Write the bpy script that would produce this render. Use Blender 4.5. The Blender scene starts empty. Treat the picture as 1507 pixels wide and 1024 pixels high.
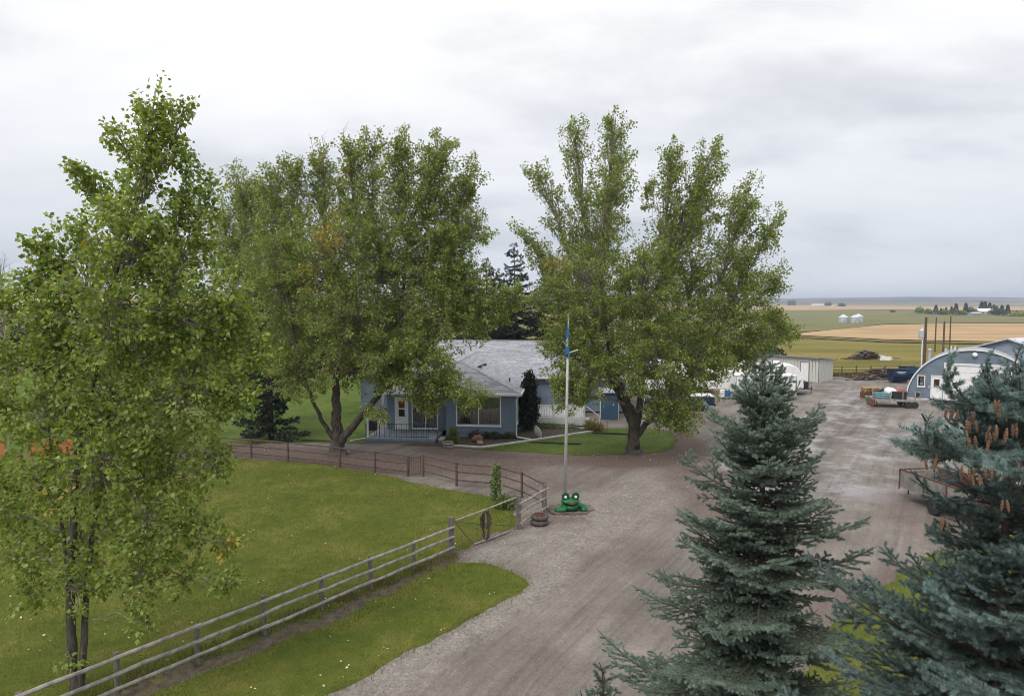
import bpy, bmesh, math, random
import numpy as np
from mathutils import Vector, Matrix
R = math.radians
rnd = random.Random(7)
rng = np.random.default_rng(11)
S = bpy.context.scene
COL = S.collection

# ------------------------------------------------------------------ camera, sky, sun, exposure
FPX, UC, VC, CAMH = 1000.0, 753.5, 512.0, 8.5
PITCH = math.atan(69 / 1000)
cd = bpy.data.cameras.new('camera'); cam = bpy.data.objects.new('camera', cd); COL.objects.link(cam)
cd.sensor_width = 36.0; cd.lens = 36.0 * FPX / 1507.0
cd.clip_start = 0.1; cd.clip_end = 20000
cam.location = (0, 0, CAMH); cam.rotation_euler = (math.pi / 2 - PITCH, 0, 0)
S.camera = cam

SUN_EL, SUN_AZ = R(50), R(-142)          # azimuth from +Y towards +X: soft light from behind the camera, left
W = bpy.data.worlds.new('World'); S.world = W; W.use_nodes = True
nt = W.node_tree; nt.nodes.clear()
def N(t, kind, **kw):
    n = t.nodes.new(kind)
    for k, v in kw.items():
        if k.startswith('i_'):
            key = k[2:].replace('_', ' ')
            n.inputs[int(key) if key.isdigit() else key].default_value = v
        else:
            setattr(n, k, v)
    return n
def LK(t, a, b): t.links.new(a, b)
def ramp(t, stops, fac):
    n = t.nodes.new('ShaderNodeValToRGB')
    e = n.color_ramp.elements
    while len(e) < len(stops): e.new(0.5)
    for q, (p, c) in zip(e, stops):
        q.position = p; q.color = tuple(c) + (1,) if len(c) == 3 else c
    LK(t, fac, n.inputs[0]); return n
def mathn(t, op, a, b=None, c=None, clamp=False):
    n = t.nodes.new('ShaderNodeMath'); n.operation = op; n.use_clamp = clamp
    for i, v in enumerate((a, b, c)):
        if v is None: continue
        if isinstance(v, (int, float)): n.inputs[i].default_value = v
        else: LK(t, v, n.inputs[i])
    return n.outputs[0]
def mixc(t, fac, a, b, blend='MIX'):
    n = t.nodes.new('ShaderNodeMix'); n.data_type = 'RGBA'; n.blend_type = blend
    for sock, v in ((n.inputs['Factor'], fac), (n.inputs['A'], a), (n.inputs['B'], b)):
        pass
    ins = [n.inputs[0], n.inputs[6], n.inputs[7]]
    for sock, v in zip(ins, (fac, a, b)):
        if isinstance(v, (int, float)): sock.default_value = v
        elif isinstance(v, tuple): sock.default_value = v if len(v) == 4 else v + (1,)
        else: LK(t, v, sock)
    return n.outputs[2]

out = N(nt, 'ShaderNodeOutputWorld')
sky = N(nt, 'ShaderNodeTexSky', sky_type='NISHITA', sun_disc=False, sun_elevation=SUN_EL, sun_rotation=SUN_AZ)
bg1 = N(nt, 'ShaderNodeBackground', i_Strength=0.1); LK(nt, sky.outputs[0], bg1.inputs[0])
tc = N(nt, 'ShaderNodeTexCoord')
sx = N(nt, 'ShaderNodeSeparateXYZ'); LK(nt, tc.outputs['Generated'], sx.inputs[0])
zc = mathn(nt, 'MAXIMUM', sx.outputs[2], 0.0)
den = mathn(nt, 'ADD', zc, 0.24)
px = mathn(nt, 'DIVIDE', sx.outputs[0], den); py = mathn(nt, 'DIVIDE', sx.outputs[1], den)
cv = N(nt, 'ShaderNodeCombineXYZ'); LK(nt, px, cv.inputs[0]); LK(nt, py, cv.inputs[1])
n1 = N(nt, 'ShaderNodeTexNoise', i_Scale=1.25, i_Detail=8.0, i_Roughness=0.55, i_Distortion=0.15)
mp = N(nt, 'ShaderNodeMapping'); mp.inputs['Location'].default_value = (3.1, 1.7, 0); mp.inputs['Scale'].default_value = (0.8, 1.15, 1)
LK(nt, cv.outputs[0], mp.inputs[0]); LK(nt, mp.outputs[0], n1.inputs['Vector'])
rc = ramp(nt, [(0.33, (0.63, 0.645, 0.685)), (0.43, (0.77, 0.782, 0.815)), (0.52, (0.91, 0.913, 0.933)), (0.66, (1.0, 1.0, 1.005))], n1.outputs[0])
hz = ramp(nt, [(0.0, (0, 0, 0)), (0.03, (0.10, 0.10, 0.10)), (0.30, (1, 1, 1))], zc)
# the cloud base thins and greys towards the horizon
cl = mixc(nt, hz.outputs[0], mixc(nt, 0.6, rc.outputs[0], (0.63, 0.69, 0.80)), rc.outputs[0])
gz = ramp(nt, [(0.0, (0.86, 0.87, 0.88)), (0.10, (0.86, 0.868, 0.878)), (0.22, (0.975, 0.975, 0.977)), (0.42, (1.06, 1.055, 1.045)), (1.0, (1.62, 1.60, 1.57))], zc)
cl = mixc(nt, 1.0, cl, gz.outputs[0], 'MULTIPLY')
sd = (math.sin(SUN_AZ) * math.cos(SUN_EL), math.cos(SUN_AZ) * math.cos(SUN_EL), math.sin(SUN_EL))
bg2 = N(nt, 'ShaderNodeBackground', i_Strength=0.80); LK(nt, cl, bg2.inputs[0])
ms = N(nt, 'ShaderNodeMixShader', i_0=0.95); LK(nt, bg1.outputs[0], ms.inputs[1]); LK(nt, bg2.outputs[0], ms.inputs[2])
LK(nt, ms.outputs[0], out.inputs[0])

ld = bpy.data.lights.new('sun', 'SUN'); sun = bpy.data.objects.new('sun', ld); COL.objects.link(sun)
ld.energy = 1.5; ld.angle = R(25); ld.color = (1.0, 0.96, 0.90)
sun.location = (-30, 20, 60)
sun.rotation_euler = Vector(sd).to_track_quat('Z', 'Y').to_euler()

S.view_settings.view_transform = 'Standard'; S.view_settings.look = 'None'
S.view_settings.exposure = 0.46; S.view_settings.gamma = 1.0; S.view_settings.use_curve_mapping = False
try:
    S.cycles.max_bounces = 7; S.cycles.diffuse_bounces = 5; S.cycles.glossy_bounces = 2; S.cycles.transmission_bounces = 3
    S.cycles.volume_bounces = 0; S.cycles.transparent_max_bounces = 8; S.cycles.use_adaptive_sampling = True
    S.cycles.adaptive_threshold = 0.012; S.cycles.use_denoising = True; S.cycles.denoiser = 'OPENIMAGEDENOISE'; S.cycles.denoising_input_passes = 'RGB_ALBEDO_NORMAL'; S.cycles.denoising_prefilter = 'ACCURATE'; S.cycles.pixel_filter_type = 'BLACKMAN_HARRIS'; S.cycles.filter_width = 1.0
except Exception: pass

# ------------------------------------------------------------------ geometry of the place
def sstep(a, b, x):
    t = np.clip((np.asarray(x, float) - a) / (b - a), 0, 1); return t * t * (3 - 2 * t)
def HT(x, y):
    """Height of the land: level farmyard, a shallow dip beyond it, low hills far off, a rise on the left."""
    x = np.asarray(x, float); y = np.asarray(y, float)
    h = -6.0 * sstep(82, 340, y)
    h = h + 40 * np.exp(-((x + 950) / 480) ** 2) * sstep(420, 1350, y)
    ridge = 36 + 7 * np.sin(x * 0.0021 + 1.0) + 4 * np.sin(x * 0.0057) + 2.0 * np.sin(x * 0.013 + 2)
    ridge = ridge - 12 * sstep(2700, 3300, x)
    h = h + ridge * sstep(2500, 4200, y)
    h = h + 9 * np.sin(x * 0.004 + .6) * sstep(2500, 3000, y) * (1 - sstep(3000, 3600, y)) * .5
    return h
def ray(u, v):
    a, b = (u - UC) / FPX, -(v - VC) / FPX
    return np.array([a, math.cos(PITCH) + b * math.sin(PITCH), -math.sin(PITCH) + b * math.cos(PITCH)])
def G(u, v, z=0.0):
    """Point on level ground seen at photo position u, v."""
    d = ray(u, v); t = (z - CAMH) / d[2]
    return np.array([d[0] * t, d[1] * t, z])
YS_ = 60.0 * 1.004 ** np.arange(1155)
def GT(u, v):
    """The same on the rolling land beyond the yard."""
    d = ray(u, v); d = d / d[1]
    g = CAMH + d[2] * YS_ - HT(d[0] * YS_, YS_); i = int(np.argmax(g <= 0)) if (g <= 0).any() else len(YS_) - 1
    y = YS_[i]
    if i > 0 and g[i] <= 0: y = YS_[i - 1] + (YS_[i] - YS_[i - 1]) * g[i - 1] / (g[i - 1] - g[i])
    p = d * y
    return np.array([p[0], y, float(HT(p[0], y))])
def PX(u, v, d):
    r = ray(u, v); r = r * (d / r[1])
    return np.array([r[0], r[1], r[2] + CAMH])

# ------------------------------------------------------------------ mesh helpers
def np_mesh(name, V, F, k=None, smooth=False, mats=None):
    """V (n,3); F list of (m,k) arrays."""
    if isinstance(F, np.ndarray): F = [F]
    me = bpy.data.meshes.new(name)
    V = np.asarray(V, np.float32)
    me.vertices.add(len(V)); me.vertices.foreach_set('co', V.ravel())
    loops = np.concatenate([f.ravel() for f in F]).astype(np.int32)
    tot = np.concatenate([np.full(len(f), f.shape[1]) for f in F]).astype(np.int32)
    st = np.concatenate([[0], np.cumsum(tot)[:-1]]).astype(np.int32)
    me.loops.add(len(loops)); me.loops.foreach_set('vertex_index', loops)
    me.polygons.add(len(tot)); me.polygons.foreach_set('loop_start', st); me.polygons.foreach_set('loop_total', tot)
    if mats is not None: me.polygons.foreach_set('material_index', np.concatenate(mats).astype(np.int32))
    if smooth: me.polygons.foreach_set('use_smooth', np.ones(len(tot), bool))
    me.update(calc_edges=True); me.validate()
    return me
def setp(o, label=None, cat=None, group=None, kind=None):
    if label: o['label'] = label
    if cat: o['category'] = cat
    if group: o['group'] = group
    if kind: o['kind'] = kind
    return o
def link(name, me, mats=None, parent=None, loc=None, rot=None, scale=None):
    o = bpy.data.objects.new(name, me); COL.objects.link(o)
    if mats is not None and me is not None and len(me.materials) == 0:
        for m in (mats if isinstance(mats, (list, tuple)) else [mats]): me.materials.append(m)
    if parent is not None: o.parent = parent
    if loc is not None: o.location = tuple(loc)
    if rot is not None: o.rotation_euler = tuple(rot)
    if scale is not None: o.scale = (scale,) * 3 if isinstance(scale, (int, float)) else tuple(scale)
    return o
def E(name, label, cat, loc, rz=0.0, group=None):
    o = bpy.data.objects.new(name, None); COL.objects.link(o)
    o.location = tuple(loc); o.rotation_euler = (0, 0, rz); o.empty_display_size = 0.3
    return setp(o, label, cat, group)
class MB:
    def __init__(s): s.v = []; s.f = []
    def add(s, vs, fs):
        b = len(s.v); s.v += [tuple(map(float, p)) for p in vs]; s.f += [tuple(b + i for i in q) for q in fs]; return s
    def box(s, c, d, rz=0.0, rx=0.0, ry=0.0):
        hx, hy, hz = d[0] / 2, d[1] / 2, d[2] / 2
        P = [(-hx, -hy, -hz), (hx, -hy, -hz), (hx, hy, -hz), (-hx, hy, -hz), (-hx, -hy, hz), (hx, -hy, hz), (hx, hy, hz), (-hx, hy, hz)]
        if rz or rx or ry:
            M = Matrix.Rotation(rz, 3, 'Z') @ Matrix.Rotation(ry, 3, 'Y') @ Matrix.Rotation(rx, 3, 'X')
            P = [tuple(M @ Vector(p)) for p in P]
        return s.add([(p[0] + c[0], p[1] + c[1], p[2] + c[2]) for p in P],
                     [(0, 3, 2, 1), (4, 5, 6, 7), (0, 1, 5, 4), (1, 2, 6, 5), (2, 3, 7, 6), (3, 0, 4, 7)])
    def span(s, a, b):      # box from corner to corner
        return s.box([(a[i] + b[i]) / 2 for i in range(3)], [abs(b[i] - a[i]) for i in range(3)])
    def tube(s, pts, rad, n=8, caps=True):
        V, F = tube_np(np.array(pts, float), np.array([rad] * len(pts), float) if np.isscalar(rad) else np.array(rad, float), n)
        b = len(s.v); s.v += [tuple(p) for p in V.tolist()]; s.f += [tuple(int(i) + b for i in q) for q in F]
        if caps:
            s.f.append(tuple(b + i for i in range(n))[::-1]); m = b + n * (len(pts) - 1); s.f.append(tuple(m + i for i in range(n)))
        return s
    def lathe(s, prof, n=16, c=(0, 0, 0), axis='z', caps=True):
        vs = []; fs = []
        for r, h in prof:
            for i in range(n):
                a = 2 * math.pi * i / n; x, y = r * math.cos(a), r * math.sin(a)
                p = (x, y, h) if axis == 'z' else ((x, h, y) if axis == 'y' else (h, x, y))
                vs.append((p[0] + c[0], p[1] + c[1], p[2] + c[2]))
        m = len(prof)
        for j in range(m - 1):
            for i in range(n):
                fs.append((j * n + i, j * n + (i + 1) % n, (j + 1) * n + (i + 1) % n, (j + 1) * n + i))
        if caps:
            fs.append(tuple(range(n))[::-1]); fs.append(tuple((m - 1) * n + i for i in range(n)))
        return s.add(vs, fs)
    def torus(s, Rr, r, c=(0, 0, 0), n=20, k=10, M=None, squash=1.0, arc=(0, 2 * math.pi)):
        vs = []; fs = []; full = abs(arc[1] - arc[0] - 2 * math.pi) < 1e-6; nn = n if full else n + 1
        for i in range(nn):
            a = arc[0] + (arc[1] - arc[0]) * i / n
            for j in range(k):
                b = 2 * math.pi * j / k
                p = Vector(((Rr + r * math.cos(b)) * math.cos(a), (Rr + r * math.cos(b)) * math.sin(a), r * squash * math.sin(b)))
                if M is not None: p = M @ p
                vs.append((p.x + c[0], p.y + c[1], p.z + c[2]))
        for i in range(n):
            for j in range(k):
                i2 = (i + 1) % nn
                fs.append((i * k + j, i2 * k + j, i2 * k + (j + 1) % k, i * k + (j + 1) % k))
        if not full:
            fs.append(tuple(range(k))[::-1]); fs.append(tuple(n * k + j for j in range(k)))
        return s.add(vs, fs)
    def prism(s, prof, y0, y1, axis='y'):
        """profile in x,z swept along y (or in y,z along x)."""
        n = len(prof)
        mk = (lambda p, t: (p[0], t, p[1])) if axis == 'y' else (lambda p, t: (t, p[0], p[1]))
        vs = [mk(p, y0) for p in prof] + [mk(p, y1) for p in prof]
        fs = [tuple(range(n)), tuple(range(n, 2 * n))[::-1]] + [(i, i + n, (i + 1) % n + n, (i + 1) % n) for i in range(n)]
        return s.add(vs, fs)
    def ball(s, c, d, n=12, m=8):
        pr = []
        for j in range(m + 1):
            a = math.pi * j / m - math.pi / 2; pr.append((max(math.cos(a), 0.02), math.sin(a)))
        t = MB().lathe(pr, n)
        return s.add([(p[0] * d[0] / 2 + c[0], p[1] * d[1] / 2 + c[1], p[2] * d[2] / 2 + c[2]) for p in t.v], t.f)
    def mesh(s, name, smooth=False):
        me = bpy.data.meshes.new(name); me.from_pydata(s.v, [], s.f)
        bm = bmesh.new(); bm.from_mesh(me); bmesh.ops.recalc_face_normals(bm, faces=bm.faces); bm.to_mesh(me); bm.free()
        if smooth: me.polygons.foreach_set('use_smooth', [True] * len(me.polygons))
        return me
    def build(s, name, mat, parent=None, loc=None, rot=None, smooth=False, bevel=0.0):
        o = link(name, s.mesh(name, smooth), mat, parent, loc, rot)
        if bevel:
            m = o.modifiers.new('bevel', 'BEVEL'); m.width = bevel; m.segments = 2; m.limit_method = 'ANGLE'; m.angle_limit = R(35)
        return o
def tube_np(P, r, n):
    m = len(P)
    T = np.gradient(P, axis=0); T /= np.linalg.norm(T, axis=1)[:, None] + 1e-9
    ref = np.array([0, 0, 1.0]) if abs(T[0][2]) < 0.9 else np.array([1.0, 0, 0])
    A = np.cross(T, ref); A /= np.linalg.norm(A, axis=1)[:, None] + 1e-9
    B = np.cross(T, A)
    an = np.arange(n) * 2 * math.pi / n
    V = P[:, None] + r[:, None, None] * (np.cos(an)[None, :, None] * A[:, None] + np.sin(an)[None, :, None] * B[:, None])
    i = np.arange(m - 1)[:, None] * n; j = np.arange(n)[None]; j2 = (j + 1) % n
    F = np.stack([i + j, i + j2, i + n + j2, i + n + j], -1).reshape(-1, 4)
    return V.reshape(-1, 3), F
class Acc:
    """joins many numpy pieces into one mesh"""
    def __init__(s): s.V = []; s.F = {}; s.n = 0; s.M = {}
    def add(s, V, F, mi=0):
        s.V.append(V); s.F.setdefault(F.shape[1], []).append(F + s.n); s.M.setdefault(F.shape[1], []).append(np.full(len(F), mi)); s.n += len(V)
    def mesh(s, name, smooth=False):
        ks = sorted(s.F)
        return np_mesh(name, np.concatenate(s.V), [np.concatenate(s.F[k]) for k in ks], smooth=smooth, mats=[np.concatenate(s.M[k]) for k in ks])
def bez(pts, n):
    """smooth curve through control points (Catmull-Rom)"""
    P = np.array(pts, float); P = np.vstack([2 * P[0] - P[1], P, 2 * P[-1] - P[-2]])
    outp = []
    segs = len(P) - 3
    for s in range(segs):
        for k in range(n):
            t = k / n; a, b, c, d = P[s:s + 4]
            outp.append(0.5 * (2 * b + (c - a) * t + (2 * a - 5 * b + 4 * c - d) * t * t + (3 * b - a - 3 * c + d) * t ** 3))
    outp.append(P[-2]); return np.array(outp)
def inpoly(x, y, poly):
    poly = np.asarray(poly)[:, :2]; r = np.zeros(np.shape(x), bool); n = len(poly); j = n - 1
    for i in range(n):
        xi, yi = poly[i]; xj, yj = poly[j]
        c = ((yi > y) != (yj > y)) & (x < (xj - xi) * (y - yi) / (yj - yi + 1e-12) + xi)
        r ^= c; j = i
    return r

# ------------------------------------------------------------------ materials
def newmat(name):
    m = bpy.data.materials.new(name); m.use_nodes = True; t = m.node_tree; t.nodes.clear()
    o = N(t, 'ShaderNodeOutputMaterial'); b = N(t, 'ShaderNodeBsdfPrincipled'); LK(t, b.outputs[0], o.inputs[0])
    return m, t, b, o
def mat(name, c, c2=None, rough=0.7, scale=6.0, detail=5.0, metal=0.0, bump=0.0, bscale=None, stretch=(1, 1, 1), spec=0.4, mid=(0.38, 0.62), dirt=None, island=0.0):
    m, t, b, o = newmat(name)
    b.inputs['Roughness'].default_value = rough; b.inputs['Metallic'].default_value = metal
    b.inputs['Specular IOR Level'].default_value = spec
    c2 = c2 or tuple(x * 0.82 for x in c)
    co = N(t, 'ShaderNodeTexCoord'); mpn = N(t, 'ShaderNodeMapping'); mpn.inputs['Scale'].default_value = stretch
    LK(t, co.outputs['Object'], mpn.inputs[0])
    nz = N(t, 'ShaderNodeTexNoise', i_Scale=scale, i_Detail=detail, i_Roughness=0.6); LK(t, mpn.outputs[0], nz.inputs['Vector'])
    rp = ramp(t, [(mid[0], c2), (mid[1], c)], nz.outputs[0])
    colr = rp.outputs[0]
    if dirt:
        n2 = N(t, 'ShaderNodeTexNoise', i_Scale=dirt[1], i_Detail=6.0, i_Roughness=0.65); LK(t, co.outputs['Object'], n2.inputs['Vector'])
        f = ramp(t, [(dirt[2], (0, 0, 0)), (dirt[2] + 0.14, (1, 1, 1))], n2.outputs[0])
        colr = mixc(t, f.outputs[0], colr, dirt[0])
    if island:
        g = N(t, 'ShaderNodeNewGeometry')
        hv = N(t, 'ShaderNodeHueSaturation'); LK(t, colr, hv.inputs['Color'])
        LK(t, mathn(t, 'MULTIPLY_ADD', g.outputs['Random Per Island'], island, 1 - island / 2), hv.inputs['Value']); colr = hv.outputs[0]
    LK(t, colr, b.inputs['Base Color'])
    if bump:
        n3 = N(t, 'ShaderNodeTexNoise', i_Scale=bscale or scale * 4, i_Detail=4.0); LK(t, mpn.outputs[0], n3.inputs['Vector'])
        bp = N(t, 'ShaderNodeBump', i_Strength=bump, i_Distance=0.02); LK(t, n3.outputs[0], bp.inputs['Height']); LK(t, bp.outputs[0], b.inputs['Normal'])
    return m
def leafmat(name, ca, cb, trans=0.35, rough=0.45, spec=0.35, back=1.25):
    m, t, b, o = newmat(name)
    g = N(t, 'ShaderNodeNewGeometry')
    rp = ramp(t, [(0.0, ca), (0.75, cb), (0.96, tuple(min(1, x * 1.35) for x in cb)), (1.0, (0.22, 0.19, 0.03))], g.outputs['Random Per Island'])
    # pale undersides
    bk = mixc(t, 1.0, rp.outputs[0], (back, back, back * 1.35), 'MULTIPLY')
    colr = mixc(t, g.outputs['Backfacing'], rp.outputs[0], bk)
    b.inputs['Roughness'].default_value = rough; b.inputs['Specular IOR Level'].default_value = spec
    LK(t, colr, b.inputs['Base Color'])
    tr = N(t, 'ShaderNodeBsdfTranslucent'); LK(t, mixc(t, 1.0, colr, (1.2, 1.25, 0.7), 'MULTIPLY'), tr.inputs[0])
    mx = N(t, 'ShaderNodeMixShader', i_0=trans); LK(t, b.outputs[0], mx.inputs[1]); LK(t, tr.outputs[0], mx.inputs[2]); LK(t, mx.outputs[0], o.inputs[0])
    return m
def glass(name, tint=(0.9, 0.95, 0.95), refl=0.12):
    m, t, b, o = newmat(name)
    tp = N(t, 'ShaderNodeBsdfTransparent'); tp.inputs[0].default_value = tint + (1,)
    gl_ = N(t, 'ShaderNodeBsdfGlossy', i_Roughness=0.03)
    lw = N(t, 'ShaderNodeLayerWeight', i_Blend=0.35)
    mx = N(t, 'ShaderNodeMixShader'); LK(t, mathn(t, 'MULTIPLY_ADD', lw.outputs['Fresnel'], 0.7, refl, clamp=True), mx.inputs[0])
    LK(t, tp.outputs[0], mx.inputs[1]); LK(t, gl_.outputs[0], mx.inputs[2]); LK(t, mx.outputs[0], o.inputs[0]); return m

MT = {}
MT['white'] = mat('white_paint', (0.78, 0.78, 0.77), (0.70, 0.70, 0.69), 0.45, 3, dirt=((0.45, 0.43, 0.39), 2.2, 0.62))
MT['trim'] = mat('white_trim', (0.72, 0.73, 0.74), (0.64, 0.65, 0.66), 0.5, 2)
MT['siding'] = mat('blue_siding', (0.150, 0.195, 0.262), (0.130, 0.170, 0.235), 0.55, 1.2, island=0.10)
MT['siding2'] = mat('shop_siding', (0.150, 0.195, 0.245), (0.13, 0.17, 0.22), 0.5, 1.2, island=0.10)
MT['shingle'] = mat('grey_shingles', (0.33, 0.34, 0.365), (0.24, 0.25, 0.275), 0.9, 5, bump=0.4, island=0.38)
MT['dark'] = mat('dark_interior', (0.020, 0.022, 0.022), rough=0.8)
MT['black'] = mat('black_rubber', (0.022, 0.022, 0.023), (0.03, 0.03, 0.03), 0.75, 8)
MT['blind'] = mat('vertical_blind', (0.18, 0.21, 0.19), (0.14, 0.165, 0.15), 0.8)
MT['glass'] = glass('window_glass')
MT['autoglass'] = mat('dark_glass', (0.018, 0.022, 0.026), rough=0.06, spec=0.8)
MT['concrete'] = mat('concrete', (0.40, 0.39, 0.37), (0.30, 0.29, 0.27), 0.9, 4, bump=0.3)
MT['kerb'] = mat('pale_edging', (0.56, 0.56, 0.54), (0.42, 0.42, 0.40), 0.85, 3, bump=0.2)
MT['wood_grey'] = mat('weathered_rail', (0.36, 0.335, 0.305), (0.19, 0.175, 0.16), 0.85, 5, stretch=(1, 1, 1), bump=0.5, bscale=30)
MT['post'] = mat('weathered_post', (0.19, 0.165, 0.14), (0.10, 0.088, 0.075), 0.9, 7, stretch=(3, 3, 0.6), bump=0.5)
MT['rail_dark'] = mat('dark_rail', (0.105, 0.075, 0.062), (0.065, 0.048, 0.042), 0.8, 6, bump=0.3)
MT['rust'] = mat('rusty_steel', (0.15, 0.062, 0.042), (0.085, 0.040, 0.030), 0.85, 9, bump=0.4)
MT['redmetal'] = mat('faded_red_paint', (0.20, 0.042, 0.034), (0.11, 0.034, 0.028), 0.6, 4)
MT['steel'] = mat('grey_steel', (0.42, 0.43, 0.44), (0.32, 0.33, 0.34), 0.4, 5, metal=0.6)
MT['galv'] = mat('galvanised_steel', (0.52, 0.55, 0.58), (0.42, 0.45, 0.49), 0.42, 2, metal=0.45, stretch=(1, 1, 0.3))
MT['bark'] = mat('poplar_bark', (0.105, 0.088, 0.074), (0.038, 0.032, 0.028), 0.95, 4, stretch=(3, 3, 0.7), bump=0.9, bscale=12)
MT['barkpale'] = mat('pale_poplar_branch', (0.30, 0.275, 0.22), (0.17, 0.15, 0.12), 0.9, 4, stretch=(2, 2, 0.8), bump=0.5)
MT['barkspruce'] = mat('spruce_bark', (0.10, 0.075, 0.058), (0.055, 0.041, 0.033), 0.95, 9, bump=0.6)
MT['leaf'] = leafmat('poplar_leaf', (0.108, 0.142, 0.026), (0.240, 0.288, 0.064), 0.54, 0.42, 0.45)
MT['leaf_near'] = leafmat('near_poplar_leaf', (0.110, 0.152, 0.024), (0.248, 0.310, 0.062), 0.56, 0.42, 0.45, back=1.3)
MT['leaf_yellow'] = leafmat('yellowing_leaf', (0.30, 0.20, 0.022), (0.40, 0.29, 0.042))
MT['leaf_dark'] = leafmat('dark_leaf', (0.020, 0.032, 0.014), (0.045, 0.062, 0.022), 0.2)
MT['leaf_weed'] = leafmat('weed_leaf', (0.07, 0.11, 0.02), (0.13, 0.18, 0.04))
MT['cedar'] = leafmat('cedar_foliage', (0.010, 0.020, 0.010), (0.026, 0.042, 0.018), 0.1, 0.7, 0.2)
def needle_mat(name, ca, cb):
    m, t, b, o = newmat(name)
    g = N(t, 'ShaderNodeNewGeometry'); oi = N(t, 'ShaderNodeObjectInfo')
    growth_shade = N(t, 'ShaderNodeAttribute', attribute_name='young').outputs['Fac']  # paler new growth, with shade of the inner bough put into the colour
    rp = ramp(t, [(0.0, ca), (1.0, cb)], mathn(t, 'ADD', mathn(t, 'MULTIPLY', growth_shade, 0.85), mathn(t, 'MULTIPLY', g.outputs['Random Per Island'], 0.15)))
    hv = N(t, 'ShaderNodeHueSaturation'); LK(t, rp.outputs[0], hv.inputs['Color'])
    LK(t, mathn(t, 'MULTIPLY_ADD', oi.outputs['Random'], 0.5, 0.72), hv.inputs['Value'])
    LK(t, mathn(t, 'MULTIPLY_ADD', oi.outputs['Random'], 0.02, 0.49), hv.inputs['Hue'])
    LK(t, hv.outputs[0], b.inputs['Base Color']); b.inputs['Roughness'].default_value = 0.55; b.inputs['Specular IOR Level'].default_value = 0.3
    tr = N(t, 'ShaderNodeBsdfTranslucent'); LK(t, hv.outputs[0], tr.inputs[0]); mx = N(t, 'ShaderNodeMixShader', i_0=0.25); LK(t, b.outputs[0], mx.inputs[1]); LK(t, tr.outputs[0], mx.inputs[2]); LK(t, mx.outputs[0], o.inputs[0])
    return m
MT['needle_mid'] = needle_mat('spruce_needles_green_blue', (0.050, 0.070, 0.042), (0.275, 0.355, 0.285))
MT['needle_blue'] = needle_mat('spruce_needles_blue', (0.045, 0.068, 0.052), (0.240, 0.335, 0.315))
MT['needle_dark'] = needle_mat('spruce_needles_dark', (0.017, 0.030, 0.022), (0.040, 0.062, 0.044))
MT['cone'] = mat('spruce_cone', (0.165, 0.086, 0.050), (0.095, 0.050, 0.032), 0.7, 60)

# ------------------------------------------------------------------ the ground
def ground_mat():
    m, t, b, o = newmat('pasture_ground')
    co = N(t, 'ShaderNodeNewGeometry')
    mp1 = N(t, 'ShaderNodeMapping'); mp1.inputs['Scale'].default_value = (0.02, 0.05, 1); LK(t, co.outputs['Position'], mp1.inputs[0])
    a = N(t, 'ShaderNodeTexNoise', i_Scale=1.0, i_Detail=8.0, i_Roughness=0.65); LK(t, mp1.outputs[0], a.inputs['Vector'])
    r = ramp(t, [(0.36, (0.115, 0.108, 0.028)), (0.5, (0.160, 0.142, 0.037)), (0.62, (0.225, 0.182, 0.062))], a.outputs[0])
    f = N(t, 'ShaderNodeTexNoise', i_Scale=1.6, i_Detail=6.0, i_Roughness=0.7); LK(t, co.outputs['Position'], f.inputs['Vector'])
    r2 = ramp(t, [(0.3, (0.72, 0.74, 0.7)), (0.7, (1.18, 1.16, 1.1))], f.outputs[0])
    sp = N(t, 'ShaderNodeSeparateXYZ'); LK(t, co.outputs['Position'], sp.inputs[0])
    fn = N(t, 'ShaderNodeTexNoise', i_Scale=0.0016, i_Detail=6.0, i_Roughness=0.6); LK(t, co.outputs['Position'], fn.inputs['Vector'])
    far = ramp(t, [(0.35, (0.16, 0.145, 0.085)), (0.48, (0.27, 0.215, 0.15)), (0.58, (0.12, 0.125, 0.075)), (0.66, (0.30, 0.24, 0.16))], fn.outputs[0])
    wd = ramp(t, [(0.40, (0.045, 0.055, 0.035)), (0.52, (0.075, 0.080, 0.050)), (0.60, (0.20, 0.165, 0.11))], fn.outputs[0]); f2 = mathn(t, 'DIVIDE', mathn(t, 'SUBTRACT', sp.outputs[1], 2500.0), 600.0, clamp=True)
    fd = mathn(t, 'SUBTRACT', sp.outputs[1], 900.0); fd = mathn(t, 'DIVIDE', fd, 500.0, clamp=True)
    c = mixc(t, 1.0, mixc(t, fd, r.outputs[0], mixc(t, f2, far.outputs[0], wd.outputs[0])), r2.outputs[0], 'MULTIPLY')
    LK(t, c, b.inputs['Base Color']); b.inputs['Roughness'].default_value = 0.95; b.inputs['Specular IOR Level'].default_value = 0.1
    bp = N(t, 'ShaderNodeBump', i_Strength=0.6, i_Distance=0.2); LK(t, f.outputs[0], bp.inputs['Height']); LK(t, bp.outputs[0], b.inputs['Normal'])
    return m
ys = np.concatenate([np.arange(-60, 80, 10), np.arange(80, 360, 7), np.arange(360, 1500, 25), np.arange(1500, 2500, 60), np.arange(2500, 5600, 90)]).astype(float)
sxs = np.linspace(-1.5, 1.5, 141)
Xg = sxs[None] * (np.maximum(ys, 0)[:, None] * 0.92 + 110); Yg = np.repeat(ys[:, None], len(sxs), 1)
Vg = np.stack([Xg, Yg, HT(Xg, Yg) - 0.03], -1).reshape(-1, 3)
ny, nx = Xg.shape
ii = np.arange(ny - 1)[:, None] * nx + np.arange(nx - 1)[None]
Fg = np.stack([ii, ii + 1, ii + nx + 1, ii + nx], -1).reshape(-1, 4)
setp(link('ground', np_mesh('ground', Vg, Fg, smooth=True), ground_mat()), kind='structure')

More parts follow.
